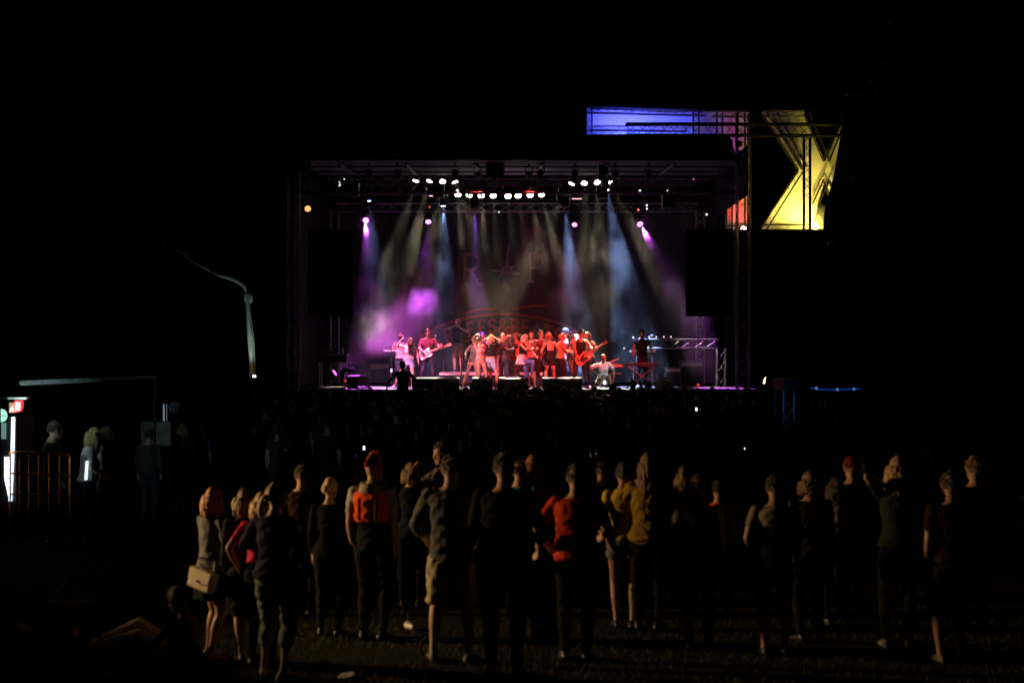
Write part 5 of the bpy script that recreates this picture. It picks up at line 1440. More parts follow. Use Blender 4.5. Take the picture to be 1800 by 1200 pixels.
fg(432, 12.85, 862, dict(f=True, top=DKJAC, sleeve=1.95, hem=.86, bottom=BLACKD, skirt=(1.05, .50, .20, .16), skirtmat=BLACKD, leg=.2, shoes=BLACKS, hair=('bob', LTBROWN, .16), lean=(0, .03, 0), feet=dict(L=d_((.04, .04, .085)), R=d_((-.07, -.03, .085)))), PI + .15, 'bare legged woman in a dark jacket and skirt next to the copper haired one', FGG)
fg(459, 12.7, 868, dict(f=True, top=PINK, sleeve=.7, hem=1.04, waist=1.08, bottom=BLACKD, shoes=BLACKS, hair=('bob', (.62, .38, .16), .15), hands=dict(L=d_((.24, .02, 1.02), pole=(.6, 1, 0)))), PI - .1, 'blonde in a bright pink top half hidden behind the girl in jeans', FGG)
fg(482, GY(1193), 852, dict(f=True, top=PURP, sleeve=1.95, hem=.90, bottom=PALEJ, leg=1.50, loose=.02, toploose=.024, shoes=mat('cream_shoe', (.62, .54, .40), .6), hair=('pony', LTBROWN, .22), head=(-.7, -.05, 0), folds=.010,
    hands=dict(L=d_((.18, -.22, 1.16), pole=(.9, .6, -.4)), R=d_((-.2, -.2, 1.0))), feet=dict(L=d_((.12, -.02, .085), yaw=.5), R=d_((-.12, .06, .085)))), PI - .35, 'girl in rolled pale jeans and a dark patterned hoodie', FGG)
fg(579, 14.1, 842, dict(f=True, top=BLACKD, sleeve=1.9, hem=.9, bottom=FGJ, shoes=BLACKS, hair=('bun', (.68, .50, .24)), head=(-.25, .05, 0)), PI - .1, 'woman in black with her blonde hair in a bun', FGG)
Yv = 13.9
o, iv = fg(655, Yv, 806, dict(top=ORANGE, sleeve=.75, sleevemat=CREAM, hem=1.14, waist=1.2, bottom=BLACKD, shoes=BLACKS, hair=('mohawk', (.60, .08, .015)), toploose=.02, head=(-.3, 0, 0)), PI - .25, 'person in an orange safety vest with a red mohawk and a scarf', FGG)
b = MB(); c = iv['M'] @ (V((0, .012, 1.475)) * iv['k'])
for j in range(3):
    b.tube([c + V(((.10 + .008 * j) * math.cos(a), (.085 + .008 * j) * math.sin(a), .02 - .028 * j + .012 * math.sin(3 * a + j))) for a in np.linspace(0, 2 * PI, 19)], .026, 7)
b.build('scarf', cloth('grey_scarf', (.34, .33, .27)), o, True)
for s_ in (-1, 1):
    b = MB(); P_ = [iv['M'] @ (V((s_ * .085, .142, z)) * iv['k']) for z in (1.38, 1.28, 1.17)]
    b.tube(P_, .016, 6, flat=.3, up=(0, 1, 0)); b.build('vest_stripe', mat('dark_webbing', (.02, .02, .02), .7), o)
fg(783, 15.8, 779, dict(top=GREYS, sleeve=1.9, bottom=FGJ, shoes=BLACKS, hair=('short', BLACKH), skin=SKIN, head=(.1, .1, 0), hands=dict(R=d_((-.06, -.34, 1.44), pole=(-.8, .2, -1), dir=(.2, .2, .8)), L=d_((.16, -.25, 1.1)))), -1.05, 'man in profile with a hand raised to his chin', FGG)
fg(792, 12.9, 803, dict(top=GREYS, sleeve=1.6, hem=.84, bottom=KHAKI, leg=.98, loose=.03, toploose=.024, shoes=mat('brown_shoe', (.10, .07, .05), .6), hair=('short', BROWNH), folds=.009, skin=SKIN,
    hands=dict(L=d_((.24, -.22, 1.02), pole=(.8, 1, 0)), R=d_((-.22, -.24, 1.02), pole=(-.8, 1, 0))), feet=dict(L=d_((.15, .0, .085)), R=d_((-.16, .04, .085)))), PI - .05, 'man in a long grey shirt and khaki shorts', FGG)
fg(886, GY(1190), 800, dict(fat=1.12, top=FGD[0], sleeve=1.5, hem=.86, bottom=FGJ, shoes=BLACKS, hair=('short', BLACKH), toploose=.02, hands=dict(L=d_((.30, -.02, .86), pole=(.5, 1, 0)), R=d_((-.27, -.16, 1.0)))), PI - .05, 'big man in black beside the man in khaki shorts', FGG)
fg(912, 15.3, 813, dict(top=TEAL, sleeve=.6, bottom=FGJ, shoes=BLACKS, hair=('short', BROWNH)), PI - .3, 'man in a teal shirt behind the big man in black', FGG)
fg(936, 16.0, 802, dict(f=True, top=BROWNC, sleeve=1.2, bottom=FGJ, shoes=BLACKS, hair=('long', (.28, .10, .04), .26)), PI + .1, 'long haired woman in brown just past the teal shirt', FGG)
fg(1012, 12.95, 820, dict(fat=1.16, top=REDT, sleeve=.75, hem=.86, bottom=BLACKD, shoes=BLACKS, hair=('short', BLACKH), toploose=.02, skin=SKIN, hands=dict(L=d_((.26, -.14, 1.02), pole=(.9, .7, 0)), R=d_((-.24, -.2, 1.1)))), PI - .1, 'broad man in a red T-shirt', FGG)
fg(1095, 14.5, 815, dict(f=True, top=YEL, sleeve=.8, sleevemat=YEL, hem=.95, bottom=DENIMS, leg=.34, loose=.016, shoes=BLACKS, hair=('bun', BLACKH), skin=SKIN2, legk=.95, hands=dict(L=d_((.15, .10, .92), pole=(1, .8, 0), dir=(-.5, 0, -.8)), R=d_((-.2, -.05, .9))), feet=dict(L=d_((.07, .0, .085)), R=d_((-.1, .02, .085)))), PI - .1, 'bare legged woman in a yellow top and denim shorts', FGG)
fg(1138, 14.4, 800, dict(f=True, top=MUST, sleeve=1.9, hem=.88, bottom=BLACKD, shoes=BLACKS, hair=('long', (.20, .14, .08), .34), toploose=.028, folds=.012, hands=dict(L=d_((.12, -.2, 1.06), pole=(1, .5, -.3)), R=d_((-.12, -.24, 1.1)))), PI - .15, 'long haired woman in a mustard knit beside the yellow top', FGG)
fg(1228, GY(1142), 838, dict(top=FGD[0], sleeve=.9, sleevemat=CREAM, hem=.9, bottom=FGJ, shoes=BLACKS, hair=('short', BROWNH), hands=dict(L=d_((.2, .08, .92), pole=(1, .6, 0))), skin=SKIN), PI - .1, 'person with pale sleeves and a hand on the hip', FGG)
fg(1362, GY(1152), 838, dict(top=cloth('dim_cream', (.22, .20, .16)), sleeve=.6, hem=1.25, waist=1.25, bottom=BLACKD, leg=1.2, shoes=BLACKS, hair=('short', BLACKH), hands=dict(L=d_((.2, -.1, .98)))), PI - .1, 'person in dark dungarees with a cream shirt collar', FGG)
fg(1424, GY(1128), 832, dict(top=DKJAC, sleeve=1.9, bottom=FGJ, shoes=BLACKS, hair=('bob', LTBROWN, .14)), PI + .1, 'person in a dark jacket next to the dungarees', FGG)
fg(1470, 14.6, 842, dict(f=True, top=CREAM, sleeve=.6, bottom=FGJ, shoes=BLACKS, hair=('long', BROWNH, .2)), PI, 'small woman in a cream top in the dim row', FGG)
fg(1578, GY(1140), 806, dict(f=True, top=DKJAC, sleeve=.7, bottom=FGJ, shoes=mat('pale_trainer', (.15, .14, .13), .6), hair=('long', (.50, .36, .18), .24), hands=dict(L=d_((.10, .06, 1.50), pole=(1, .1, -.1), dir=(-.7, 0, .6)))), PI - .2, 'fair haired woman with an elbow raised to her neck', FGG)
fg(1672, GY(1165), 832, dict(top=FGD[3], sleeve=.7, bottom=FGJ, leg=1.1, shoes=MATS['pale_trainer'], hair=('short', BROWNH)), PI + .05, 'dim spectator in a wine shirt and knee length shorts', FGG)
fg(1714, 14.4, 806, dict(top=FGD[1], sleeve=1.9, bottom=FGJ, shoes=BLACKS, hair=('short', LTBROWN)), PI, 'dim spectator at the very end of the row', FGG)
fg(1057, 15.8, 812, dict(top=FGD[2], sleeve=1.9, bottom=FGJ, shoes=BLACKS, hair=('short', BROWNH)), PI - .2, 'dim spectator between the red T-shirt and the yellow top', FGG)
fg(1200, 15.8, 822, dict(f=True, top=FGD[1], sleeve=.6, bottom=FGJ, shoes=BLACKS, hair=('bob', LTBROWN, .15)), PI - .2, 'dim spectator behind the person with pale sleeves', FGG)
fg(1262, 15.2, 846, dict(f=True, top=REDT, sleeve=.6, bottom=FGJ, shoes=BLACKS, hair=('short', BLACKH)), PI - .2, 'dim spectator in a red top in the dark gap of the row', FGG)
fg(1497, 15.4, 806, dict(top=DKJAC, sleeve=1.9, bottom=FGJ, shoes=BLACKS, hair=('short', LTBROWN), cap=(cloth('dull_red_cap', (.16, .02, .015)), 'cap', True)), PI, 'dim spectator in a red cap', FGG)
fg(722, 15.7, 815, dict(f=True, top=FGD[2], sleeve=1.9, bottom=FGJ, shoes=BLACKS, hair=('bob', LTBROWN, .15)), PI, 'dim spectator between the safety vest and the grey shirt', FGG)
fg(530, 15.2, 820, dict(top=FGD[3], sleeve=1.9, bottom=FGJ, shoes=BLACKS, hair=('short', BROWNH)), PI, 'dim spectator between the jeans girl and the blonde bun', FGG)
# two people sitting on the grass
Ys = 12.0
person(dict(h=1.58, f=True, vox=.014, seed=5, top=BLACKD, sleeve=.1, tank=True, openback=True, hem=.9, bottom=PALEJ, leg=1.9, shoes=WHITES, hair=('bun', BROWNH), pelvis=(0, .1, -.83), lean=(.12, .02, .1), head=(.2, .25, 0),
    hands=dict(L=d_((.20, -.24, .30), pole=(1, .5, -.1)), R=d_((-.18, -.26, .34), pole=(-1, .4, 0))), feet=dict(L=d_((.2, -.62, .085), pole=(.3, -.3, 1), yaw=.3), R=d_((-.12, -.66, .085), pole=(-.2, -.3, 1)))), ((318 - 900) / FPX * Ys, Ys, 0), PI + .95, 'bare shouldered woman sitting on the grass', 'people sitting on the grass')
Yr = 12.9
person(dict(h=1.75, vox=.014, seed=6, top=BLACKD, sleeve=1.9, bottom=BEIGE, leg=1.9, shoes=BLACKS, hair=('short', BROWNH), pelvis=(0, .1, -.84), tilt=-1.38, head=(0, .3, 0),
    hands=dict(L=d_((.30, .05, .16), pole=(1, .2, .3)), R=d_((-.10, .25, .30), pole=(-1, .2, .3))), feet=dict(L=d_((.14, -.66, .085), pole=(.1, -.2, 1), flat=True), R=d_((-.14, -.72, .085), pole=(-.1, -.2, 1), flat=True))), ((178 - 900) / FPX * Yr, Yr, 0), PI / 2 + .1, 'person lying on the grass near the fence', 'people sitting on the grass')


# litter and a rucksack on the grass
def cup(px, py, label, ang, m):
    Y = GY(py); p = V(((px - 900) / FPX * Y, Y, .04)); t = thing('plastic_cup', p, label, 'cup', 'litter on the grass')
    ax = V((math.cos(ang), math.sin(ang), .08)).normalized()
    g = MB(); g.lathe(p, ax, [(-.06, .026), (-.055, .027), (.05, .038), (.06, .041), (.058, .037), (-.05, .025)], 14); g.build('body', m, t, True)
    g = MB(); g.tube([p + ax * .062 + rot_to(ax) @ V((.040 * math.cos(a), .040 * math.sin(a), 0)) for a in np.linspace(0, 2 * PI, 15)], .003, 4); g.build('rim', m, t)


cup(563, 1176, 'crumpled pale cup on the grass at the bottom of the picture', .6, WHITEP)
cup(722, 1107, 'pale cup lying behind the man in khaki shorts', 2.2, WHITEP)
Y = GY(1190); p = V(((608 - 900) / FPX * Y, Y, .012)); o = MB(); o.rings([[p + V((x, y * 2.2, z + .01 * math.sin(9 * x))) for x, y in ((-.07, -.04), (.03, -.05), (.08, .0), (.05, .05), (-.05, .04))] for z in (0, .012)])
tag(o.build('paper_scrap', WHITEP), 'flat paper scrap on the grass beside the crumpled cup', 'paper', 'litter on the grass')
Y = GY(1125); p = V(((968 - 900) / FPX * Y, Y, 0)); t = thing('rucksack', p, 'dark rucksack with shiny buckles on the grass behind the big man in black', 'rucksack')
g = MB(); g.rings([[p + V((hx * math.cos(a), hy * math.sin(a), z)) for a in (2 * PI * i / 16 for i in range(16))] for z, hx, hy in ((0, .15, .1), (.03, .18, .13), (.2, .19, .13), (.36, .16, .11), (.43, .09, .07))]); g.build('body', BLACKC, t, True)
g = MB(); g.rings([[p + V((hx * math.cos(a), -.1 + hy * math.sin(a), z)) for a in (2 * PI * i / 12 for i in range(12))] for z, hx, hy in ((.05, .11, .05), (.1, .13, .07), (.2, .12, .06), (.23, .08, .03))]); g.build('pocket', BLACKC, t, True)
for x, z in ((-.11, .17), (-.07, .31), (-.01, .40), (.03, .35), (.1, .33)):
    g = MB(); g.ball(p + V((x, -.15, z)), .014, 8, 6); g.build('buckle', CHROME, t, True)

# ------------------------------------------------------------------ left side: fence, kiosk, awning, tent
FEN = mat('galvanised_fence', (.40, .22, .10), .6, .3, var=.2)
Yf = 15.6
t = thing('mesh_fence', W(70, 1000, Yf), 'wire mesh fence panel lit orange at the edge of the field', 'fence')
ground_z = 0.0
xa, xb = W(18, 0, Yf).x, W(111, 0, Yf).x; zt = W(0, 795, Yf).z


def bow(x, z): u = (x - xa) / (xb - xa); return V((x, Yf + .25 * u * u, z - .045 * u * u))


for z in np.linspace(zt, .12, 8):
    b = MB(); b.tube([bow(x, z) for x in np.linspace(xa, xb, 9)], .016 if z > zt - .01 else .012, 6); b.build('rail', FEN, t, True)
for i, x in enumerate(np.linspace(xa, xb, 7)):
    b = MB(); b.tube([bow(x, zt), bow(x, .05)], .012 if i in (0, 6) else .0022, 6); b.build('post' if i in (0, 6) else 'wire', FEN, t, True)
g = MB(); g.box(bow(xb, 0) + V((0, 0, .05)), (.5, .22, .1)); g.build('foot', mat('concrete', (.3, .29, .27), .9), t)
p0, p1 = W(97, 1045, 16.2), W(132, 1000, 16.6)
t = thing('wooden_stake', p0, 'slanting pale stake leaning in the grass beside the fence', 'stake')
g = MB(); q0 = p0 + (p0 - p1) * .9; q0 = p0 + (p0 - p1) * (p0.z / max(.01, (p1.z - p0.z))); g.tube([q0, p1], [.022, .018], 6); g.build('shaft', mat('pale_wood', (.45, .33, .2), .7), t)

# kiosk with a lit drinks cabinet
Yk = 21.5
kx = W(0, 0, Yk).x
t = thing('drinks_cabinet', (kx - .1, Yk, 0), 'lit drinks cabinet with a glowing edge tube at the frame edge', 'drinks cabinet')
za, zb = W(0, 733, Yk).z, W(0, 880, Yk).z
xc0, xc1 = W(-70, 0, Yk).x, W(27, 0, Yk).x
g = MB(); g.box(((xc0 + xc1) / 2, Yk + .42, .95), (xc1 - xc0, .8, 1.86)); g.build('cabinet', BLACKM, t)
g = MB(); p = W(22, 0, Yk); g.tube([V((p.x + .015, Yk - .01, za)), V((p.x, Yk - .01, (za + zb) / 2)), V((p.x - .03, Yk - .01, zb))], .026, 8); g.build('edge_tube', emitter('cool_tube', (.72, .82, 1), 3.2), t, True)
g = MB(); g.tube([W(13, 803, Yk - .03), W(13, 840, Yk - .03), W(17, 872, Yk - .03)], [.045, .045, .02], 8, flat=.3, up=(0, 1, 0)); g.build('door_glow', emitter('cool_tube2', (1, .98, 1), 2.6), t, True)
g = MB(); g.box(W(4, 757, Yk - .03), (.10, .03, .24)); g.build('door_pane', emitter('green_pane', (.30, .62, .55), .7), t)
for i in range(3):
    g = MB(); g.box(W(2 + 3.2 * i, 757, Yk - .06), (.006, .02, .26)); g.build('pane_bar', BLACKM, t)
for i in range(6):
    z = zb + (za - zb) * (i + .5) / 9
    g = MB(); g.box(V((W(12, 0, Yk).x, Yk - .06, z)), (.2, .02, .008)); g.build('shelf', BLACKM, t)
p = W(3, 730, 21.2); t = thing('round_lantern', p, 'round green glowing lantern over the drinks cabinet', 'lantern')
g = MB(); g.ball(p, (.085, .05, .095), 14, 8); g.build('globe', emitter('green_globe', (.35, .85, .6), 1.4), t, True)
for a in (0, PI / 2):
    g = MB(); Rm = Matrix.Rotation(a, 3, 'Y'); g.tube([p + Rm @ V((x, -.052 - .012 * (1 - (x / .09) ** 2), 0)) for x in np.linspace(-.09, .09, 9)], .006, 5); g.build('rib', BLACKM, t)
p = W(32, 714, 21.1); t = thing('illuminated_sign', p, 'small red illuminated sign with white marks', 'sign')
SR = emitter('sign_red', (1, .02, .03), 1.6); SW_ = emitter('sign_white', (1, .95, .93), 2.2); SO = emitter('sign_amber', (.8, .42, .22), .7)
R = []
for y in (0, .06):
    R.append([p + V((x, y, z)) for x, z in ((-.05, -.09), (.03, -.075), (.055, -.02), (.06, .05), (.055, .09), (-.055, .085))])
g = MB(); g.rings(R); g.build('red_panel', SR, t)
for pts in ([(-.035, -.07), (-.03, .02), (-.035, .06)], [(-.03, .02), (-.005, .0), (-.01, .065)], [(-.005, 0), (.0, -.06), (.02, -.05), (.022, .03)], [(.005, .03), (.03, .055)]):
    b = MB(); ribbon(b, [(p.x + a, p.z + c_) for a, c_ in pts], .017, p.y, .006); b.build('mark', SW_, t)
g = MB(); g.box(p + V((-.10, .03, -.02)), (.07, .05, .15)); g.build('amber_panel', SO, t)
b = MB(); ribbon(b, [(p.x - .12, p.z - .08), (p.x - .10, p.z - .02), (p.x - .08, p.z - .07), (p.x - .08, p.z + .0)], .016, p.y, .004); b.build('mark', SW_, t)
g = MB(); g.box(p + V((.0, .03, .12)), (.28, .16, .03)); g.build('hood', ALU, t)
tube_obj('bracket', p + V((-.3, .05, .12)), p + V((0, .05, .12)), .015, BLACKM, t)
tube_obj('pole', V((p.x - .3, p.y + .05, 0)), p + V((-.3, .05, .14)), .025, BLACKM, t)
L = bpy.data.lights.new('assumed_kiosk_light', 'SPOT'); L.energy = 95; L.color = (.62, .95, .92); L.shadow_soft_size = .15; L.spot_size = math.radians(60); L.spot_blend = .8  # unseen lamp assumed for the cool light on the queue
lp_ = W(-60, 690, 19.4); t = thing('assumed_kiosk_lamp', lp_, 'assumed cool hanging lamp beside the drinks cabinet', 'lamp')
g = MB(); g.lathe(lp_ + V((-.03, 0, .02)), (0, 0, 1), [(0, .16), (.02, .16), (.14, .05), (.2, .03)]); g.build('shade', BLACKM, t, True)
tube_obj('cord', lp_ + V((-.03, 0, .2)), lp_ + V((-.03, 0, .9)), .006, BLACKM, t)
lo = bpy.data.objects.new('assumed_kiosk_light', L); C.objects.link(lo); lo.parent = t; lo.matrix_parent_inverse = t.matrix_basis.inverted(); lo.matrix_basis = Matrix.Translation(W(-60, 690, 19.4)) @ rot_to(V((.8, 1.9, -.03)), '-Z', 'Y').to_4x4()
# awning over the queue
aw = thing('awning', W(40, 668, 23), 'long dark awning with a pale front bar over the queue', 'awning')
A0, A1 = W(38, 673, 21.5), W(272, 663, 25.0)
g = MB(); g.tube([A0, A1], .055, 8, flat=.7); g.build('front_bar', mat('pale_bar', (.68, .76, .74), .6), aw, True)
g = MB(); g.add([A0 + V((0, .02, .04)), A1 + V((0, .02, .04)), A1 + V((-1.5, 2.5, .5)), A0 + V((-1.5, 2.5, .5))], [(0, 1, 2, 3)]); g.build('canvas', BLACKC, aw)
for P_ in (A1, A0 + V((-1.4, 2.3, .4)), A1 + V((-1.4, 2.3, .4))): tube_obj('post', V((P_.x, P_.y, 0)), P_, .025, BLACKM, aw)
# queue
QG = 'people queueing at the kiosk'
QW = cloth('queue_white', (.78, .82, .82))
fg(92, 20.8, 742, dict(top=DKJAC, sleeve=1.9, bottom=DKJEAN, shoes=BLACKS, hair=('short', BROWNH), head=(0, .1, 0)), PI / 2 + .6, 'man in a dark jacket behind the mesh fence', QG)
fg(152, 21.2, 752, dict(f=True, top=QW, sleeve=.7, bottom=DKJEAN, shoes=BLACKS, hair=('long', BLONDE, .22), lean=(.15, 0, 0), hands=dict(L=d_((.2, -.3, 1.0)), R=d_((-.2, -.25, 1.05)))), PI / 2 + .4, 'woman in a white top under the awning nearest the fence', QG)
fg(190, 21.8, 750, dict(f=True, top=QW, sleeve=.7, bottom=DKJEAN, shoes=BLACKS, hair=('long', BROWNH, .26), hands=dict(R=d_((-.2, -.3, 1.0)))), -PI / 2 - .2, 'woman in a white shirt under the awning facing the fence', QG)
fg(262, 24, 756, dict(top=DARKC[1], sleeve=1.9, bottom=DKJEAN, shoes=BLACKS, hair=('short', BLACKH)), PI, 'dark figure in front of the grey notice board', QG)
fg(322, 25, 745, dict(top=DARKC[2], sleeve=1.9, bottom=DKJEAN, shoes=BLACKS, hair=('bob', LTBROWN, .15)), PI + .5, 'dim figure beside the notice board under the balloon', QG)
fg(352, 25.5, 748, dict(f=True, top=cloth('dim_blue', (.04, .06, .2)), sleeve=.7, bottom=DKJEAN, shoes=BLACKS, hair=('long', BROWNH, .25)), PI, 'dim figure in a blue top at the end of the queue', QG)
o, _ = fg(216, 46, 676, dict(top=ORANGE, sleeve=1.9, hem=.86, bottom=ORANGE, shoes=BLACKS, hair=('short', BROWNH)), 0, 'steward in orange high visibility clothes far behind the awning')
p = W(152, 828, 20.9); t = thing('light_tube', V((p.x, p.y, W(0, 845, 20.9).z)), 'short upright white lit tube below the white topped woman', 'light tube')
g = MB(); g.tube([W(151, 843, 20.9), W(153, 810, 20.9)], .022, 8); g.build('tube', emitter('queue_tube', (.75, .9, 1), 1.4), t, True)
g = MB(); g.box(W(157, 826, 21.0), (.09, .05, .30)); g.build('holder', mat('teal_holder', (.10, .22, .26), .6), t)
tube_obj('pole', W(151, 845, 20.9) * 1 - V((0, 0, W(0, 845, 20.9).z)), W(151, 845, 20.9), .018, BLACKM, t)
c = W(274, 762, 26); t = thing('notice_board', V((c.x, 26, 0)), 'grey notice board on two posts behind the queue', 'notice board')
g = MB(); g.box(c, (.54, .03, .44)); g.build('board', mat('board_grey', (.35, .36, .34), .8), t)
for s_ in (-1, 1): tube_obj('post', V((c.x + s_ * .25, 26.03, 0)), V((c.x + s_ * .25, 26.03, c.z + .3)), .02, BLACKM, t)
p = W(306, 715, 27); t = thing('balloon', p, 'dim pale blue balloon over the notice board', 'balloon')
g = MB(); g.ball(p, (.10, .10, .12), 14, 9); g.ball(p + V((0, 0, -.125)), .015, 6, 4); g.build('skin', mat('balloon', (.3, .35, .5), .35), t, True)
tube_obj('string', p + V((0, 0, -.13)), V((p.x, p.y, .9)), .003, BLACKM, t)
for px in (288, 293):
    p = W(px, 724, 27); t = thing('light_tube', p, ('thin upright cool light tube beside the balloon', 'second fainter light tube beside the balloon')[px > 290], 'light tube', 'tubes beside the balloon')
    g = MB(); g.cyl(p + V((0, 0, -.17)), p + V((0, 0, .15)), .014 if px < 290 else .008, 8); g.build('tube', emitter('dim_tube' if px < 290 else 'dimmer_tube', (.55, .7, .8), .28 if px < 290 else .12), t, True)
    tube_obj('pole', V((p.x, p.y, 0)), p + V((0, 0, -.17)), .008, BLACKM, t)

# stretch tent whose gathered corner catches the light
Yt = 31
tt = thing('stretch_tent', W(440, 790, Yt), 'dark stretch tent with a pale gathered corner and guy rope', 'tent')
CANV = cloth('tent_canvas', (.30, .34, .31), scale=3, bump=.5)
edge = [W(370, 477, Yt), W(385, 484, Yt), W(402, 487, Yt), W(418, 493, Yt), W(430, 502, Yt), W(436, 514, Yt)]
back_ = [V((e.x - 2.5 - .3 * i, Yt + 4 - .4 * i, e.z - 1.0 - .1 * i)) for i, e in enumerate(edge)]
g = MB(); n_ = len(edge); g.add(edge + back_ + [e + V((0, .02, -.02)) for e in edge] + [e + V((0, 0, -.03)) for e in back_], [(i, i + 1, n_ + i + 1, n_ + i) for i in range(n_ - 1)] + [(2 * n_ + i, 3 * n_ + i, 3 * n_ + i + 1, 2 * n_ + i + 1) for i in range(n_ - 1)]); g.build('canopy', cloth('tent_dark', (.025, .028, .026)), tt, True)
g = MB(); g.tube(edge, [.02, .05, .075, .085, .08, .07], 8, flat=.7); g.build('hem', CANV, tt, True)
for j, (dx_, r_, wv) in enumerate(((-3.2, .035, 0), (-.5, .04, 1.0), (2.2, .035, 2.1), (4.6, .022, 3.0))):
    b = MB(); P_ = []; rr = []
    for i in range(15):
        u = i / 14; px = 434 + 11 * u + dx_ * (.55 + .45 * u) + .7 * math.sin(9 * u + wv); py = 508 + 160 * u
        q = W(px, py, Yt); q.y += .05 * math.sin(j * 2 + 4 * u); P_.append(q); rr.append(r_ * (1 + .25 * math.sin(7 * u + wv)))
    b.tube(P_, rr, 8); b.build('fold', CANV, tt, True)
b = MB(); P0_ = W(434, 520, Yt); b.ball(W(440, 523, Yt), (.07, .06, .12), 10, 6); b.ball(W(433, 520, Yt), (.06, .06, .13), 10, 6); b.build('knot', CANV, tt, True)
tube_obj('pole', V((W(447, 0, Yt + .2).x, Yt + .2, 0)), W(437, 508, Yt + .2), .04, BLACKM, tt)
b = MB(); b.tube([W(285, 417, Yt), W(318, 444, Yt), W(345, 464, Yt), W(370, 477, Yt)], .014, 6); b.build('guy_rope', mat('rope', (.35, .38, .40), .7), tt, True)
tube_obj('mast', V((W(284, 0, Yt).x, Yt, 0)), W(284, 414, Yt), .045, BLACKM, tt)
p = W(375, 473, Yt); g = MB(); g.cyl(p, p + V((0, 0, .12)), .03, 8); g.build('fitting', CHROME, tt)
p = W(447, 661, Yt - .3); t = thing('work_light', p, 'small white work light at the foot of the tent corner', 'work light')
g = MB(); g.box(p + V((0, .05, 0)), (.09, .07, .07)); g.build('case', BLACKM, t)
g = MB(); g.box(p, (.07, .03, .05)); g.build('lens', emitter('work_lens', (.85, .9, 1), 2.5), t)
tube_obj('stand', V((p.x, p.y + .05, 0)), p + V((0, .05, -.03)), .02, BLACKM, t)
spot(t, p + V((-.06, -.35, .1)), W(437, 560, Yt), (.75, .95, .85), 34, 90, .8, .05)
spot(t, p + V((-.16, -.2, .02)), W(438, 640, Yt), (1, .5, .12), 1.5, 70, .8, .05)

# ------------------------------------------------------------------ right side: control tower, tree
Yc = 27.5
t = thing('control_platform', W(1390, 800, Yc), 'dark covered platform on blue lit truss legs', 'platform')
a, d = W(1376, 665, Yc), W(1412, 686, Yc)
g = MB(); g.box(((a.x + d.x) / 2, Yc + .5, (a.z + d.z) / 2), (d.x - a.x, 1.2, a.z - d.z)); g.build('desk', mat('desk_dark', (.05, .045, .045), .6), t)
for px in (1377, 1396):
    for y in (Yc, Yc + .9):
        tube_obj('leg', V((W(px, 0, Yc).x, y, 0)), V((W(px, 0, Yc).x, y, d.z)), .03, ALU, t)
for i in range(4):
    z = .2 + .42 * i
    tube_obj('brace', V((W(1377, 0, Yc).x, Yc, z)), V((W(1396, 0, Yc).x, Yc, z + (.4 if i % 2 else 0))), .012, ALU, t)
spot(t, W(1386, 712, Yc - .8), W(1390, 700, Yc), (.05, .25, 1), 1.1, 120, .9, .05)
t = thing('led_strip', W(1468, 683, 36), 'sagging blue light strip strung beyond the platform', 'light strip')
b = MB(); b.tube([W(1425, 681.5, 36), W(1440, 684, 36), W(1470, 685, 36), W(1490, 684, 36), W(1512, 683, 36)], .022, 6); b.build('strip', emitter('blue_strip', (.02, .14, 1), .14), t, True)
for px, e in ((1435, 682), (1472, 684.5), (1501, 683.5)):
    b = MB(); b.ball(W(px, e, 35.9), .04, 8, 6); b.build('bulb', emitter('blue_bulb', (.25, .45, 1), .3), t, True)
for px in (1425, 1512): tube_obj('post', V((W(px, 0, 36).x, 36, 0)), W(px, 683, 36), .02, BLACKM, t)
for px, py, lab in ((1344, 669, 'warm little lantern on a pole beside the stage tower'), (1365, 667, 'small orange lantern on a pole beside the platform')):
    p = W(px, py, 38); t = thing('pole_lantern', V((p.x, 38, 0)), lab, 'lantern', 'pole lanterns')
    g = MB(); g.tube([p + V((-.02, 0, -.08)), p + V((0, 0, .02)), p + V((.03, 0, .10))], [.03, .025, .012], 8) if px < 1350 else g.ball(p, .045, 8, 6); g.build('bulb', emitter('lantern_warm', (1, .7, .4), 2.2), t, True)
    tube_obj('pole', V((p.x, 38.02, 0)), p + V((0, .02, -.06)), .015, BLACKM, t)
BLUS = cloth('royal_blue', (.008, .06, .34))
o, ib = fg(1352, 21, 727, dict(fat=1.1, top=BLUS, sleeve=.7, hem=.9, bottom=DKJEAN, shoes=BLACKS, hair=('short', AUBURN), h=1.9), PI - .3, 'man in a royal blue shirt standing apart in the dark')
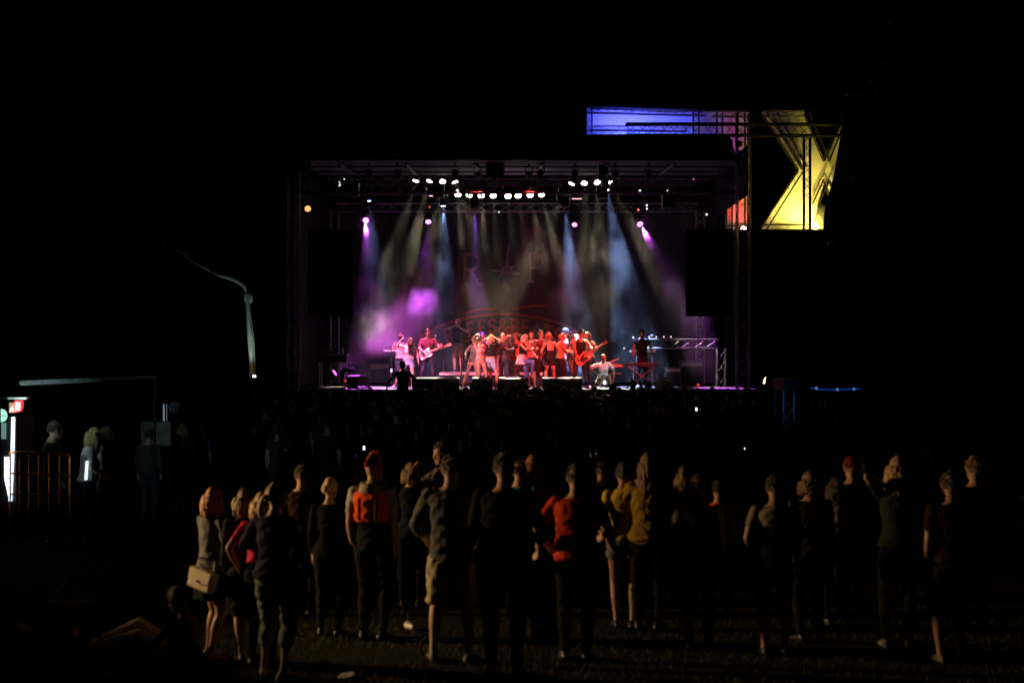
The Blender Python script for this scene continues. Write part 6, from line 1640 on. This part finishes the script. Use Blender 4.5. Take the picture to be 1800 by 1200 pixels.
# tall dark tree that hides one side of the X letter
Yw = 46.0
tr = thing('spruce_tree', V((W(1618, 0, Yw).x, Yw, 0)), 'tall black spruce silhouette covering one side of the X letter', 'tree')
bx_ = W(1618, 0, Yw).x
g = MB(); g.tube([(bx_, Yw, 0), (bx_ + .05, Yw, 6), (bx_, Yw, 12), (bx_, Yw, 16.8)], [.28, .2, .12, .02], 10); g.build('trunk', mat('bark', (.08, .06, .045), .9, bump=.6, bscale=20), tr, True)
rnd = random.Random(21); vs = []; fs = []
lim = MB()
for i in range(760):
    z = 1.0 + 15.2 * (i / 760); hw = max(.12, (16.9 - z) * .31)
    a = i * 2.399; ln = hw * rnd.uniform(.86, 1.06)
    dr = V((math.cos(a), math.sin(a), -.28)); base = V((bx_, Yw, z)); tip = base + dr * ln
    if i % 2 == 0: lim.tube([base, base.lerp(tip, .5) + V((0, 0, .05)), tip], [.035, .022, .006], 4)
    n_ = max(4, int(ln / .055))
    for q in range(n_):
        u = .08 + .92 * q / n_; c = base.lerp(tip, u) + V((0, 0, .06 * math.sin(u * 3)))
        for s_ in (-1, 1, 0):
            side = V((-dr.y, dr.x, 0)) * s_ + dr * .5 + V((0, 0, rnd.uniform(-.7, .15)))
            side.normalize(); l_ = rnd.uniform(.2, .42) * (1.25 - .5 * u)
            wv = side.cross(V((rnd.uniform(-1, 1), rnd.uniform(-1, 1), 1))).normalized() * .075
            k0 = len(vs); vs += [c - wv, c + wv, c + side * l_ + wv * .4, c + side * l_ - wv * .4]; fs.append((k0, k0 + 1, k0 + 2, k0 + 3))
me = bpy.data.meshes.new('crown'); me.from_pydata(vs, [], fs); me.materials.append(mat('spruce_needles', (.02, .035, .018), .8, var=.4, scale=3)); link('crown', me, tr)
lim.build('limbs', MATS['bark'], tr, True)

# black sail panel that cuts across the X letter
sp_ = thing('black_sail', W(1530, 405, 46.9), 'black sail panel with a slanting edge over one side of the X letter', 'sail')
ed = [(1489, 168), (1478, 240), (1466, 312), (1458, 340), (1450, 372), (1447, 410)]
b = MB(); n_ = 24; vs = []
for j, (px, py) in enumerate(ed):
    for i in range(n_ + 1): vs.append(W(px + (1640 - px) * i / n_, py, 46.9) + V((0, .05 * math.sin(i * .9 + j), 0)))
b.add(vs, [(j * (n_ + 1) + i, j * (n_ + 1) + i + 1, (j + 1) * (n_ + 1) + i + 1, (j + 1) * (n_ + 1) + i) for j in range(5) for i in range(n_)]); b.build('cloth', BLACKC, sp_, True)
b = MB(); b.tube([W(px, py, 46.88) for px, py in ed], .02, 6); b.build('edge_rope', BLACKM, sp_, True)
tube_obj('mast', V((W(1640, 0, 46.9).x, 46.95, 0)), W(1640, 160, 46.95), .06, BLACKM, sp_)
tube_obj('yard', W(1489, 167, 46.95), W(1640, 167, 46.95), .03, BLACKM, sp_)

# ------------------------------------------------------------------ assumed lamp that lights the nearest spectators: an unseen tripod floodlight off to the left
p = V((-10.0, 15.3, 2.5)); t = thing('assumed_floodlight', V((p.x, p.y, 0)), 'assumed warm sodium floodlight on a tall tripod beside the field', 'floodlight')
tube_obj('mast', (p.x, p.y, .6), p + V((0, 0, -.1)), .03, ALU, t)
for a in (0.3, 2.4, 4.5): tube_obj('leg', V((p.x, p.y, 1.1)), V((p.x + .8 * math.cos(a), p.y + .8 * math.sin(a), 0)), .022, ALU, t)
dr = (V((0.5, 13.6, 2.3)) - p).normalized(); Rm = rot_to(dr, 'Y', 'Z')
g = MB(); g.box(p - dr * .1, (.42, .16, .3), Rm); g.build('housing', BLACKM, t)
g = MB(); g.box(p, (.36, .02, .24), Rm); g.build('glass', emitter('sodium_glass', (1, .55, .2), 8), t)
spot(t, p + dr * .06, V((0.5, 13.6, 2.3)), (1.0, .60, .26), 2900, 42, .6, .12)
